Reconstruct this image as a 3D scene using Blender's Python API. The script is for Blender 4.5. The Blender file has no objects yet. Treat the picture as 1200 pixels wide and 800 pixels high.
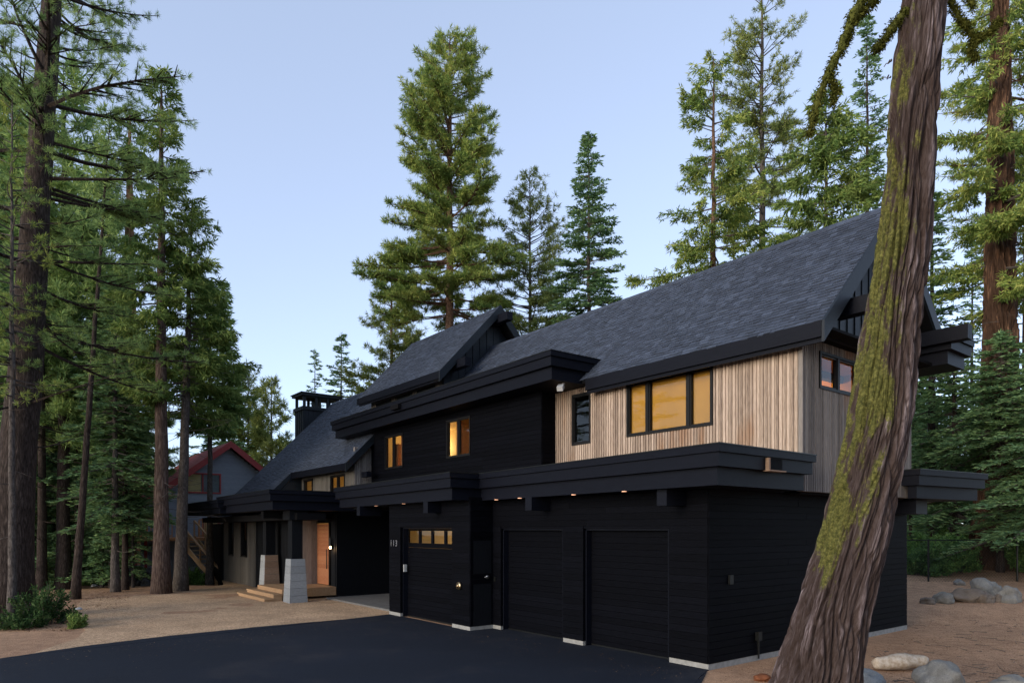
import bpy, math, random
import numpy as np
from mathutils import Vector, Matrix, noise
SC = bpy.context.scene
COL = SC.collection
# ------------------------------------------------------------------ camera
CX, CY, CZ = 7.9987, -11.0254, 2.7
TH = math.radians(38.0); S_, C_ = math.sin(TH), math.cos(TH)
camd = bpy.data.cameras.new("camera"); cam = bpy.data.objects.new("camera", camd); COL.objects.link(cam)
cam.location = (CX, CY, CZ)
cam.rotation_euler = (math.radians(90), 0, math.atan2(C_, S_))
camd.lens = 24.0; camd.sensor_width = 36.0
camd.shift_y = (620 - 400) / 1200.0
camd.clip_start = 0.1; camd.clip_end = 2000
SC.camera = cam
# ------------------------------------------------------------------ world, sun, exposure
SUN_EL, SUN_ROT = math.radians(13.0), math.radians(176)
W = bpy.data.worlds.new("World"); SC.world = W; W.use_nodes = True
wn = W.node_tree.nodes; wl = W.node_tree.links
sky = wn.new('ShaderNodeTexSky'); sky.sky_type = 'NISHITA'; sky.sun_disc = False
sky.sun_elevation = SUN_EL; sky.sun_rotation = SUN_ROT
sky.air_density = 1.0; sky.dust_density = 1.6; sky.ozone_density = 3.5; sky.altitude = 1500
hs = wn.new('ShaderNodeHueSaturation'); hs.inputs['Saturation'].default_value = .66; hs.inputs['Hue'].default_value = .505; wl.new(sky.outputs[0], hs.inputs['Color']); sm = wn.new('ShaderNodeMix'); sm.data_type = 'RGBA'; sm.inputs[0].default_value = .55; sm.inputs[7].default_value = (.86, 1.06, 1.40, 1); wl.new(hs.outputs[0], sm.inputs[6]); wl.new(sm.outputs[2], wn['Background'].inputs[0]); wn['Background'].inputs[1].default_value = 0.145
sd = bpy.data.lights.new("sun", 'SUN'); so = bpy.data.objects.new("sun", sd); COL.objects.link(so)
sd.energy = 0.8; sd.angle = math.radians(35); sd.color = (1.0, 0.86, 0.66)
# direction towards the sun (sky rotation 0 = +Y, clockwise seen from above)
sdir = Vector((math.sin(SUN_ROT) * math.cos(SUN_EL), math.cos(SUN_ROT) * math.cos(SUN_EL), math.sin(SUN_EL)))
so.rotation_euler = (-sdir).to_track_quat('-Z', 'Y').to_euler()
SC.view_settings.view_transform = 'Standard'; SC.view_settings.look = 'None'
SC.view_settings.gamma = 1.0; SC.view_settings.use_curve_mapping = False
SC.view_settings.exposure = 1.87
SC.render.engine = 'CYCLES'
SC.cycles.max_bounces = 7; SC.cycles.transparent_max_bounces = 12
random.seed(5); rng = np.random.default_rng(5)

# ------------------------------------------------------------------ positions
def cw(X, Z):               # metres right of / ahead of the viewer -> world x, y
    return (CX + S_ * X - C_ * Z, CY + C_ * X + S_ * Z)
def pw(px, Z): return cw((px - 600) / 800.0 * Z, Z)
def toc(x, y):
    q, Y = x - CX, y - CY
    return S_ * q + C_ * Y, -C_ * q + S_ * Y
def zat(py, Z): return CZ + (620 - py) * Z / 800.0
def sst(a, b, t):
    t = max(0, min(1, (t - a) / (b - a))); return t * t * (3 - 2 * t)
def gz(x, y):               # height of the ground
    X, Z = toc(x, y)
    r = 0.35 * sst(18.5, 24, Z) * sst(8, 11, X) + 0.55 * sst(23, 31, Z) * sst(8, 12, X) + 2.0 * sst(35, 80, Z) * sst(8, 20, X)
    l = -0.65 * sst(32, 40, Z) * sst(-8, -13, X)
    far = sst(18, 26, Z) * (0.5 * sst(-6, -10, X) + 0.5 * sst(8, 11, X))
    n = noise.noise(Vector((x * .35, y * .35, 0))) * 0.10 * far
    n += noise.noise(Vector((x * 1.3, y * 1.3, 4))) * 0.035 * (far + 0.6 * sst(9.2, 10.2, X * 1.0 + 4.5) * sst(2, 3, X) * (1 if x > 1 else 0))
    return r + l + n

# ------------------------------------------------------------------ naming
def tag(o, label=None, cat=None, group=None, kind=None):
    if label: o['label'] = label
    if cat: o['category'] = cat
    if group: o['group'] = group
    if kind: o['kind'] = kind
    return o
def empty(name, loc=(0, 0, 0), rz=0):
    o = bpy.data.objects.new(name, None); COL.objects.link(o); o.location = loc; o.rotation_euler = (0, 0, rz)
    o.empty_display_size = .2
    return o
def copy_tree(o, parent=None):
    c = o.copy(); COL.objects.link(c); c.parent = parent
    for ch in list(o.children): copy_tree(ch, c)
    return c

# ------------------------------------------------------------------ mesh building
class MB:
    def __init__(s): s.v = []; s.f = []; s.st = []
    def add(s, vs, fs):
        n = len(s.v); s.st.append((n, len(s.f))); s.v += [tuple(v) for v in vs]; s.f += [tuple(i + n for i in f) for f in fs]
    def box(s, x0, x1, y0, y1, z0, z1):
        s.add([(x0, y0, z0), (x1, y0, z0), (x1, y1, z0), (x0, y1, z0), (x0, y0, z1), (x1, y0, z1), (x1, y1, z1), (x0, y1, z1)],
              [(0, 3, 2, 1), (4, 5, 6, 7), (0, 1, 5, 4), (1, 2, 6, 5), (2, 3, 7, 6), (3, 0, 4, 7)])
        return s
    def hexa(s, a, b):      # two quads (same winding) -> closed solid
        s.add(list(a) + list(b), [(3, 2, 1, 0), (4, 5, 6, 7), (0, 1, 5, 4), (1, 2, 6, 5), (2, 3, 7, 6), (3, 0, 4, 7)]); return s
    def bar(s, p, q, w, h, up=(0, 0, 1)):
        p, q = Vector(p), Vector(q); d = (q - p).normalized(); u = Vector(up)
        r = d.cross(u)
        if r.length < 1e-4: r = d.cross(Vector((1, 0, 0)))
        r.normalize(); u = r.cross(d).normalized(); r = r * w / 2; u = u * h / 2
        s.hexa([p - r - u, p + r - u, p + r + u, p - r + u], [q - r - u, q + r - u, q + r + u, q - r + u]); return s
    def prism(s, poly, z0, z1):
        n = len(poly)
        s.add([(x, y, z0) for x, y in poly] + [(x, y, z1) for x, y in poly],
              [tuple(range(n))[::-1], tuple(range(n, 2 * n))] + [(i, (i + 1) % n, (i + 1) % n + n, i + n) for i in range(n)]); return s
    def tube(s, pts, rad, seg=8, cap=True):
        pts = [Vector(p) for p in pts]; n0 = len(s.v); N = len(pts)
        vs = []; fs = []; ref = Vector((.31, .95, .05))
        for i, p in enumerate(pts):
            d = (pts[min(i + 1, N - 1)] - pts[max(i - 1, 0)]).normalized()
            a = d.cross(ref).normalized(); b = d.cross(a)
            for k in range(seg):
                t = 2 * math.pi * k / seg
                vs.append(p + (a * math.cos(t) + b * math.sin(t)) * rad[i])
        for i in range(N - 1):
            for k in range(seg):
                k2 = (k + 1) % seg
                fs.append((i * seg + k, i * seg + k2, (i + 1) * seg + k2, (i + 1) * seg + k))
        if cap:
            fs.append(tuple(range(seg))[::-1]); fs.append(tuple(range((N - 1) * seg, N * seg)))
        s.add(vs, fs); return s
    def build_each(s, name, mat, parent=None):
        out = []
        for i, st in enumerate(s.st):
            en = s.st[i + 1] if i + 1 < len(s.st) else (len(s.v), len(s.f))
            m_ = MB(); m_.v = s.v[st[0]:en[0]]; m_.f = [tuple(k - st[0] for k in f) for f in s.f[st[1]:en[1]]]; out.append(m_.build(name, mat, parent))
        return out[0]
    def build(s, name, mat, parent=None, smooth=False, loc=None):
        me = bpy.data.meshes.new(name); me.from_pydata([tuple(v) for v in s.v], [], s.f)
        me.materials.append(mat); me.update()
        if smooth: me.shade_smooth()
        o = bpy.data.objects.new(name, me); COL.objects.link(o)
        if parent: o.parent = parent
        if loc: o.location = loc
        return o
def npmesh(name, V, k, mat, parent=None):     # V: (n*k,3) verts, each run of k one face
    n = len(V) // k; me = bpy.data.meshes.new(name)
    me.vertices.add(n * k); me.vertices.foreach_set("co", np.asarray(V, dtype=np.float32).ravel())
    me.loops.add(n * k); me.loops.foreach_set("vertex_index", np.arange(n * k, dtype=np.int32))
    me.polygons.add(n); me.polygons.foreach_set("loop_start", np.arange(0, n * k, k, dtype=np.int32))
    me.polygons.foreach_set("loop_total", np.full(n, k, dtype=np.int32))
    me.materials.append(mat); me.update(calc_edges=True)
    o = bpy.data.objects.new(name, me); COL.objects.link(o)
    if parent: o.parent = parent
    return o

# ------------------------------------------------------------------ materials
def mat_new(name):
    m = bpy.data.materials.new(name); m.use_nodes = True
    nt = m.node_tree; return m, nt, nt.nodes['Principled BSDF']
def nd(nt, t, **k):
    n = nt.nodes.new(t)
    for a, b in k.items():
        if a.startswith('i_'): n.inputs[a[2:].replace('_', ' ')].default_value = b
        else: setattr(n, a, b)
    return n
def coords(nt, scale=(1, 1, 1), kind='Object'):
    tc = nd(nt, 'ShaderNodeTexCoord'); mp = nd(nt, 'ShaderNodeMapping'); mp.inputs['Scale'].default_value = scale
    nt.links.new(tc.outputs[kind], mp.inputs[0]); return mp.outputs[0]
def ramp(nt, fac, stops):
    r = nd(nt, 'ShaderNodeValToRGB'); e = r.color_ramp.elements
    while len(e) < len(stops): e.new(.5)
    for x, (p, c) in zip(e, stops): x.position = p; x.color = (*c, 1)
    nt.links.new(fac, r.inputs[0]); return r.outputs[0]
def noi(nt, vec, scale, detail=4, rough=.55):
    n = nd(nt, 'ShaderNodeTexNoise'); n.inputs['Scale'].default_value = scale; n.inputs['Detail'].default_value = detail
    n.inputs['Roughness'].default_value = rough; nt.links.new(vec, n.inputs['Vector']); return n.outputs['Fac']
def mix(nt, fac, a, b, mode='MIX'):
    m = nd(nt, 'ShaderNodeMix', data_type='RGBA', blend_type=mode)
    for s, v in ((m.inputs[0], fac), (m.inputs[6], a), (m.inputs[7], b)):
        if hasattr(v, 'node'): nt.links.new(v, s)
        elif isinstance(v, (int, float)): s.default_value = v
        else: s.default_value = (*v, 1)
    return m.outputs[2]
def bump(nt, h, strength, dist, bsdf):
    b = nd(nt, 'ShaderNodeBump'); b.inputs['Strength'].default_value = strength; b.inputs['Distance'].default_value = dist
    nt.links.new(h, b.inputs['Height']); nt.links.new(b.outputs[0], bsdf.inputs['Normal'])
def island(nt): return nd(nt, 'ShaderNodeNewGeometry').outputs['Random Per Island']

def wood_mat(name, stops, rough=.7, grain=(3, 3, .35), isl=.5, b=.3, patch=None, spec=.3):
    m, nt, p = mat_new(name)
    g = noi(nt, coords(nt, grain), 9, 6, .65)
    r = island(nt)
    ad = nd(nt, 'ShaderNodeMath', operation='MULTIPLY_ADD'); nt.links.new(r, ad.inputs[0]); ad.inputs[1].default_value = isl
    nt.links.new(g, ad.inputs[2])
    sb = nd(nt, 'ShaderNodeMath', operation='SUBTRACT'); nt.links.new(ad.outputs[0], sb.inputs[0]); sb.inputs[1].default_value = isl / 2
    c = ramp(nt, sb.outputs[0], stops)
    if patch:
        f = ramp(nt, noi(nt, coords(nt, patch[1]), patch[2], 3), [(patch[3], (0, 0, 0)), (patch[3] + .12, (1, 1, 1))])
        c = mix(nt, f, c, patch[0])
    nt.links.new(c, p.inputs['Base Color']); p.inputs['Roughness'].default_value = rough
    p.inputs['Specular IOR Level'].default_value = spec
    bump(nt, g, b, .006, p); return m
def plain(name, col, rough=.6, metal=0, var=.15, scale=6, b=0.0, spec=.5):
    m, nt, p = mat_new(name)
    n = noi(nt, coords(nt), scale, 5)
    c = ramp(nt, n, [(.3, tuple(x * (1 - var) for x in col)), (.7, tuple(x * (1 + var) for x in col))])
    nt.links.new(c, p.inputs['Base Color']); p.inputs['Roughness'].default_value = rough; p.inputs['Metallic'].default_value = metal
    p.inputs['Specular IOR Level'].default_value = spec
    if b: bump(nt, n, b, .01, p)
    return m
def emit(name, col, st):
    m, nt, p = mat_new(name); p.inputs['Base Color'].default_value = (*col, 1)
    p.inputs['Emission Color'].default_value = (*col, 1); p.inputs['Emission Strength'].default_value = st; return m
M = {}
M['char'] = wood_mat('charred_boards', [(.25, (0.0007, 0.0008, 0.0016)), (.55, (0.0019, 0.0022, 0.0041)), (.85, (0.0044, 0.0049, 0.0083))], .62, (.5, .5, 9), .2, .5, spec=.05)
M['charv'] = wood_mat('charred_upright_boards', [(.25, (0.0035, 0.0038, 0.0052)), (.6, (0.0070, 0.0080, 0.0105)), (.85, (0.0126, 0.0140, 0.0168))], .6, (6, 6, .4), .3, .3, spec=.12)
M['fascia'] = wood_mat('stained_black_fascia', [(.3, (0.0035, 0.0041, 0.0080)), (.7, (0.0058, 0.0070, 0.0123))], .5, (.4, .4, 5), .1, .25, spec=.1)
M['soffit'] = plain('black_soffit', (.004, .004, .005), .8, var=.2, spec=.1)
M['batten'] = wood_mat('blue_black_battens', [(.3, (0.0045, 0.0075, 0.0120)), (.7, (0.0090, 0.0135, 0.0203))], .55, (4, 4, .4), .3, .2, spec=.3)
M['wood'] = wood_mat('weathered_cedar_ribs', [(.2, (0.1335, 0.0937, 0.0715)), (.45, (0.2937, 0.2223, 0.1732)), (.62, (0.4138, 0.3184, 0.2511)), (.85, (0.5607, 0.4444, 0.3626))], .8, (7, 7, .45), .36, .4,
                     patch=((.27, .165, .105), (1.1, 1.1, .35), 1.3, .60))
M['greywood'] = wood_mat('grey_weathered_ribs', [(.2, (0.0935, 0.0823, 0.0767)), (.5, (0.1870, 0.1636, 0.1496)), (.85, (0.2898, 0.2618, 0.2431))], .8, (7, 7, .45), .4, .4,
                         patch=((.24, .15, .10), (.9, .9, .3), 1.1, .6))
M['wing'] = wood_mat('grey_brown_boards', [(.2, (0.0540, 0.0490, 0.0432)), (.5, (0.0864, 0.0778, 0.0691)), (.85, (0.1296, 0.1188, 0.1066))], .8, (5, 5, .4), .3, .3,
                     patch=((.16, .10, .06), (1, 1, .5), 1.0, .62))
M['frame'] = plain('black_window_frame', (.006, .0055, .006), .5, var=.1, spec=.2)
M['deckwood'] = wood_mat('new_cedar_planks', [(.2, (0.2700, 0.1500, 0.0750)), (.5, (0.3750, 0.2325, 0.1275)), (.85, (0.4650, 0.3150, 0.1875))], .6, (2, 2, 2), .4, .2)
M['doorwood'] = wood_mat('red_cedar_door', [(.2, (0.2100, 0.0700, 0.0315)), (.5, (0.3220, 0.1260, 0.0595)), (.85, (0.4060, 0.1820, 0.0910))], .45, (1, 1, 6), .3, .2)
M['concrete'] = plain('concrete', (0.2520, 0.2460, 0.2340), .85, var=.2, scale=9, b=.3)
M['slab'] = plain('shade_darkened_concrete', (.13, .125, .12), .85, var=.2, scale=5, b=.3)  # entry slab: concrete colour darkened to deepen the shade in the recess
M['pier'] = wood_mat('grey_primed_boards', [(.2, (0.1860, 0.1922, 0.1984)), (.6, (0.2604, 0.2728, 0.2852)), (.85, (0.3224, 0.3348, 0.3472))], .7, (1, 1, 4), .2, .3)
M['piertan'] = wood_mat('tan_bare_boards', [(.2, (0.2100, 0.1260, 0.0770)), (.6, (0.2940, 0.1890, 0.1260)), (.85, (0.3640, 0.2520, 0.1750))], .7, (1, 1, 4), .3, .3)
M['metal'] = plain('brushed_metal', (.55, .53, .5), .35, 1, .05)
M['brass'] = plain('brass', (.4, .3, .18), .35, 1, .05)
M['blackmetal'] = plain('black_metal', (.012, .013, .013), .45, .6, .1)
M['whiteplastic'] = plain('white_plastic', (.42, .42, .42), .4, 0, .05)
M['amber'] = plain('amber_plaster', (.60, .275, .028), .7, 0, .12, 1.2)
M['cream'] = plain('cream_plaster', (.78, .60, .30), .7, 0, .08, 1.2)
M['darkroom'] = plain('dark_interior', (.05, .045, .04), .8)
M['digits'] = plain('steel_digits', (.30, .30, .32), .4, .7, .05)
M['lamp'] = emit('warm_lamp', (1.0, .62, .28), 6)
M['spot'] = emit('downlight_lens', (1.0, .5, .3), .25)
M['red'] = plain('dark_red_trim', (0.3380, 0.0455, 0.0455), .6, 0, .15)
M['neighroof'] = plain('faded_red_metal', (0.3864, 0.1320, 0.1140), .55, 0, .2, 2)
M['bluegrey'] = wood_mat('blue_grey_clapboard', [(.2, (0.2000, 0.2300, 0.2800)), (.8, (0.3200, 0.3600, 0.4200))], .75, (.5, .5, 4), .2, .2)
M['orangewood'] = wood_mat('orange_stained_rail', [(.2, (0.3300, 0.1500, 0.0675)), (.8, (0.6300, 0.3300, 0.1650))], .7, (2, 2, 2), .3, .2)
# glass
gm, nt, p = mat_new('window_glass')
tr = nd(nt, 'ShaderNodeBsdfTransparent'); tr.inputs[0].default_value = (.86, .88, .86, 1)
gl = nd(nt, 'ShaderNodeBsdfGlossy'); gl.inputs['Roughness'].default_value = .02
lw = nd(nt, 'ShaderNodeFresnel'); lw.inputs[0].default_value = 1.5
mu = nd(nt, 'ShaderNodeMath', operation='MULTIPLY_ADD'); nt.links.new(lw.outputs[0], mu.inputs[0]); mu.inputs[1].default_value = 1.0; mu.inputs[2].default_value = .0
bf = nd(nt, 'ShaderNodeNewGeometry'); iv = nd(nt, 'ShaderNodeMath', operation='SUBTRACT'); iv.inputs[0].default_value = 1.0; nt.links.new(bf.outputs['Backfacing'], iv.inputs[1])
m3 = nd(nt, 'ShaderNodeMath', operation='MULTIPLY'); nt.links.new(mu.outputs[0], m3.inputs[0]); nt.links.new(iv.outputs[0], m3.inputs[1])
mx = nd(nt, 'ShaderNodeMixShader'); nt.links.new(m3.outputs[0], mx.inputs[0]); nt.links.new(tr.outputs[0], mx.inputs[1]); nt.links.new(gl.outputs[0], mx.inputs[2])
gb = nd(nt, 'ShaderNodeBump'); gb.inputs['Strength'].default_value = .05; gb.inputs['Distance'].default_value = .02
nt.links.new(noi(nt, coords(nt), 1.5, 1), gb.inputs['Height']); nt.links.new(gb.outputs[0], gl.inputs['Normal'])
nt.links.new(mx.outputs[0], nt.nodes['Material Output'].inputs[0]); M['glass'] = gm
# shingles
m, nt, p = mat_new('asphalt_shingles')
c1 = ramp(nt, island(nt), [(.0, (.022, .029, .046)), (.4, (.031, .040, .062)), (.75, (.038, .049, .076)), (1, (.055, .070, .105))])
n2 = noi(nt, coords(nt), 90, 2); n3 = noi(nt, coords(nt), .7, 3)
c1 = mix(nt, .55, c1, ramp(nt, n2, [(.3, (.55, .55, .55)), (.7, (1.35, 1.35, 1.35))]), 'MULTIPLY')
c1 = mix(nt, .15, c1, ramp(nt, n3, [(.3, (.7, .7, .7)), (.7, (1.2, 1.2, 1.2))]), 'MULTIPLY')
nt.links.new(c1, p.inputs['Base Color']); p.inputs['Roughness'].default_value = .75; bump(nt, n2, .5, .004, p); M['shingle'] = m
# bark
def bark_mat(name, stops, sc=(5, 5, .9), b=.9, moss=None, own=False):
    m, nt, p = mat_new(name)
    co = coords(nt, sc)
    if own:
        at0 = nd(nt, 'ShaderNodeAttribute'); at0.attribute_name = 'bark_co'; mp0 = nd(nt, 'ShaderNodeMapping'); mp0.inputs['Scale'].default_value = sc
        nt.links.new(at0.outputs['Vector'], mp0.inputs[0]); co = mp0.outputs[0]
    v = nd(nt, 'ShaderNodeTexVoronoi'); v.inputs['Scale'].default_value = 3.0; v.feature = 'DISTANCE_TO_EDGE'
    wn_ = nd(nt, 'ShaderNodeTexNoise'); wn_.inputs['Scale'].default_value = 2.2; wn_.inputs['Detail'].default_value = 5; nt.links.new(co, wn_.inputs['Vector'])
    vm = nd(nt, 'ShaderNodeVectorMath', operation='MULTIPLY_ADD'); nt.links.new(wn_.outputs['Color'], vm.inputs[0]); vm.inputs[1].default_value = (.7, .7, .7); nt.links.new(co, vm.inputs[2])
    nt.links.new(vm.outputs[0], v.inputs['Vector'])
    fine = noi(nt, co, 7, 7, .7)
    s = nd(nt, 'ShaderNodeMath', operation='MULTIPLY_ADD'); nt.links.new(v.outputs['Distance'], s.inputs[0]); s.inputs[1].default_value = .75; nt.links.new(fine, s.inputs[2])
    c = ramp(nt, s.outputs[0], stops)
    if own:      # reddish brown splits between the strips, furrow shade painted into their dark colour
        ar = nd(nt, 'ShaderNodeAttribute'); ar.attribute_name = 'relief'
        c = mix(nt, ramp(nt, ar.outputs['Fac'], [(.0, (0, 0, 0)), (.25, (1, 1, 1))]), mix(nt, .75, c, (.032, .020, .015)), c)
        wv = noi(nt, coords(nt), .8, 3); c = mix(nt, .6, c, ramp(nt, wv, [(.35, (.70, .62, .58)), (.65, (1.25, 1.2, 1.18))]), 'MULTIPLY')
    if moss:
        at = nd(nt, 'ShaderNodeAttribute'); at.attribute_name = 'moss'
        mp1 = nd(nt, 'ShaderNodeMapping'); mp1.inputs['Scale'].default_value = (1, 1, .28); nt.links.new(at0.outputs['Vector'], mp1.inputs[0])
        nn = noi(nt, mp1.outputs[0], 7.0, 10, .85)
        a2 = nd(nt, 'ShaderNodeMath', operation='MULTIPLY_ADD'); nt.links.new(at.outputs['Fac'], a2.inputs[0]); a2.inputs[1].default_value = .62; nt.links.new(nn, a2.inputs[2])
        lo = noi(nt, mp1.outputs[0], 2.6, 3, .5); a5 = nd(nt, 'ShaderNodeMath', operation='MULTIPLY_ADD'); nt.links.new(lo, a5.inputs[0]); a5.inputs[1].default_value = .9;  nt.links.new(a2.outputs[0], a5.inputs[2])
        a2 = nd(nt, 'ShaderNodeMath', operation='SUBTRACT'); nt.links.new(a5.outputs[0], a2.inputs[0]); a2.inputs[1].default_value = .62
        f = ramp(nt, a2.outputs[0], [(.645, (0, 0, 0)), (.70, (1, 1, 1))])
        mc = ramp(nt, noi(nt, coords(nt), 22, 4, .7), [(.3, (.026, .029, .008)), (.5, (.085, .084, .022)), (.72, (.21, .195, .058))])
        c = mix(nt, f, c, mc)
    nt.links.new(c, p.inputs['Base Color']); p.inputs['Roughness'].default_value = .9; p.inputs['Specular IOR Level'].default_value = .15
    bump(nt, s.outputs[0], b, .03, p); return m
M['bark'] = bark_mat('furrowed_red_bark', [(.35, (0.0217, 0.0136, 0.0112)), (.55, (0.0682, 0.0446, 0.0360)), (.75, (0.1302, 0.0930, 0.0775)), (.95, (0.1860, 0.1395, 0.1178))], (4, 4, .5), .8)
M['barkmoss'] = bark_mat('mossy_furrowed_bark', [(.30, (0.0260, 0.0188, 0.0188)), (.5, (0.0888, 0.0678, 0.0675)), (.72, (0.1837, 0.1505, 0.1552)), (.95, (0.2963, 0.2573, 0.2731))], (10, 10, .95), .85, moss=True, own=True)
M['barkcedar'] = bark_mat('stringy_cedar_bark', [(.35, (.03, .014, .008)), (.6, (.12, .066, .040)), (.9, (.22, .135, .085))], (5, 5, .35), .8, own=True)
M['barkpine'] = bark_mat('plated_pine_bark', [(.35, (0.0225, 0.0120, 0.0075)), (.6, (0.1125, 0.0638, 0.0413)), (.85, (0.2025, 0.1237, 0.0825))], (3, 3, 1.0))
M['barkdark'] = bark_mat('dark_bark', [(.35, (0.0098, 0.0070, 0.0063)), (.6, (0.0385, 0.0280, 0.0238)), (.9, (0.0840, 0.0644, 0.0560))], (4, 4, .8))
M['barkgrey'] = bark_mat('grey_bark', [(.35, (0.0280, 0.0238, 0.0210)), (.6, (0.0840, 0.0700, 0.0630)), (.9, (0.1540, 0.1330, 0.1190))], (4, 4, 1.2))
M['barkorange'] = bark_mat('orange_cedar_bark', [(.35, (0.0562, 0.0248, 0.0135)), (.6, (0.2250, 0.1181, 0.0675)), (.9, (0.3825, 0.2250, 0.1350))], (3, 3, .4))
M['twig'] = plain('dead_twig', (.085, .07, .06), .9)
M['mossy'] = plain('moss', (.075, .08, .018), .95, 0, .5, 14, .9, .1)
def leaf_mat(name, a, b_, c_):
    m, nt, p = mat_new(name)
    r = island(nt); n = noi(nt, coords(nt), .55, 2)
    s = nd(nt, 'ShaderNodeMath', operation='MULTIPLY_ADD'); nt.links.new(r, s.inputs[0]); s.inputs[1].default_value = .5
    nt.links.new(n, s.inputs[2])
    c = ramp(nt, s.outputs[0], [(.42, a), (.72, b_), (1.0, c_)])
    df = nd(nt, 'ShaderNodeBsdfDiffuse'); tl = nd(nt, 'ShaderNodeBsdfTranslucent'); ms = nd(nt, 'ShaderNodeMixShader'); ms.inputs[0].default_value = .3
    nt.links.new(c, df.inputs[0]); nt.links.new(c, tl.inputs[0]); nt.links.new(df.outputs[0], ms.inputs[1]); nt.links.new(tl.outputs[0], ms.inputs[2])
    nt.links.new(ms.outputs[0], nt.nodes['Material Output'].inputs[0]); return m
M['pine'] = leaf_mat('pine_needles', (0.0915, 0.1544, 0.0475), (0.2137, 0.2973, 0.0758), (0.4078, 0.4305, 0.1188))
M['pinedark'] = leaf_mat('dark_pine_needles', (0.1088, 0.1807, 0.0695), (0.2177, 0.3287, 0.1189), (0.3719, 0.4742, 0.1589))
M['fir'] = leaf_mat('fir_needles', (0.0794, 0.1512, 0.0772), (0.1548, 0.2642, 0.1225), (0.2806, 0.4033, 0.1635))
M['cedar'] = leaf_mat('cedar_sprays', (0.0686, 0.1270, 0.0355), (0.1558, 0.2298, 0.0651), (0.2743, 0.3387, 0.1006))
M['olive'] = leaf_mat('olive_needles', (0.0898, 0.1255, 0.0430), (0.1910, 0.2438, 0.0720), (0.3318, 0.3550, 0.1090))
M['shrub'] = leaf_mat('shrub_leaves', (0.0542, 0.1169, 0.0413), (0.1097, 0.2168, 0.0666), (0.2195, 0.3487, 0.0997))
M['bushleaf'] = leaf_mat('dull_shrub_leaves', (.022, .05, .018), (.05, .095, .035), (.11, .16, .06))
# ground
m, nt, p = mat_new('forest_floor')
co = coords(nt); big = noi(nt, co, .35, 4); med = noi(nt, co, 3.5, 6, .7); fin = noi(nt, co, 38, 4, .7)
c = ramp(nt, fin, [(.3, (.16, .10, .065)), (.5, (.44, .285, .185)), (.72, (.68, .48, .335))])
c = mix(nt, .75, c, ramp(nt, med, [(.3, (.62, .58, .55)), (.62, (1.15, 1.08, 1.0))]), 'MULTIPLY')
c = mix(nt, .7, c, ramp(nt, big, [(.35, (.75, .70, .68)), (.65, (1.15, 1.1, 1.05))]), 'MULTIPLY')
nt.links.new(c, p.inputs['Base Color']); p.inputs['Roughness'].default_value = .95; p.inputs['Specular IOR Level'].default_value = .1
s = nd(nt, 'ShaderNodeMath', operation='MULTIPLY_ADD'); nt.links.new(fin, s.inputs[0]); s.inputs[1].default_value = .35; nt.links.new(med, s.inputs[2])
bump(nt, s.outputs[0], .8, .05, p); M['ground'] = m
m, nt, p = mat_new('gravel')
co = coords(nt); v = nd(nt, 'ShaderNodeTexVoronoi'); v.inputs['Scale'].default_value = 42; nt.links.new(co, v.inputs['Vector'])
c = ramp(nt, v.outputs['Color'], [(.1, (.26, .17, .10)), (.5, (.54, .365, .225)), (.9, (.74, .53, .36))])
c = mix(nt, .7, c, ramp(nt, noi(nt, co, .9, 5), [(.35, (.72, .7, .68)), (.65, (1.12, 1.08, 1.05))]), 'MULTIPLY')
nt.links.new(c, p.inputs['Base Color']); p.inputs['Roughness'].default_value = .95; p.inputs['Specular IOR Level'].default_value = .1
bump(nt, v.outputs['Distance'], .7, .02, p); M['gravel'] = m
m, nt, p = mat_new('fresh_asphalt')
co = coords(nt); fn = noi(nt, co, 120, 3, .7)
c = ramp(nt, fn, [(.3, (.006, .0085, .015)), (.55, (.010, .0138, .0235)), (.8, (.023, .029, .042))])
c = mix(nt, .6, c, ramp(nt, noi(nt, co, .5, 4), [(.3, (.8, .8, .8)), (.7, (1.15, 1.15, 1.15))]), 'MULTIPLY')
dust = ramp(nt, noi(nt, coords(nt, (1, 1, 1)), .45, 8, .68), [(.52, (0, 0, 0)), (.80, (.16, .16, .16))]); c = mix(nt, dust, c, (.16, .125, .10))
nt.links.new(c, p.inputs['Base Color']); p.inputs['Roughness'].default_value = .85; p.inputs['Specular IOR Level'].default_value = .2; bump(nt, fn, .6, .008, p); M['asphalt'] = m
def rock_mat(name, a, b_):
    m, nt, p = mat_new(name); co = coords(nt)
    c = ramp(nt, noi(nt, co, 4, 8, .7), [(.3, a), (.65, b_)])
    sp = ramp(nt, noi(nt, co, 60, 2), [(.35, (.7, .7, .7)), (.65, (1.25, 1.25, 1.25))])
    nt.links.new(mix(nt, .6, c, sp, 'MULTIPLY'), p.inputs['Base Color']); p.inputs['Roughness'].default_value = .85
    bump(nt, noi(nt, co, 9, 8, .7), .6, .03, p); return m
M['rock'] = rock_mat('grey_granite', (0.1270, 0.1210, 0.1097), (0.2426, 0.2310, 0.2090))
M['rocktan'] = rock_mat('tan_granite', (0.1080, 0.0816, 0.0634), (0.1728, 0.1392, 0.1109))
M['rockblue'] = rock_mat('blue_grey_stone', (0.1122, 0.1224, 0.1328), (0.2244, 0.2346, 0.2372))
M['rockdark'] = rock_mat('dark_basalt', (.035, .034, .034), (.11, .105, .10))
M['log'] = wood_mat('bleached_log', [(.2, (0.1890, 0.1134, 0.0662)), (.45, (0.4253, 0.3402, 0.2552)), (.8, (0.6615, 0.5954, 0.5103))], .9, (1.6200, 1.6200, 1.6200), 0, .6)
M['litter'] = leaf_mat('dry_litter', (.06, .035, .022), (.17, .10, .06), (.32, .22, .15))
M['litterwood'] = plain('rotten_red_wood', (.16, .06, .03), .9, 0, .3, 8, .5, .1)
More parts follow.
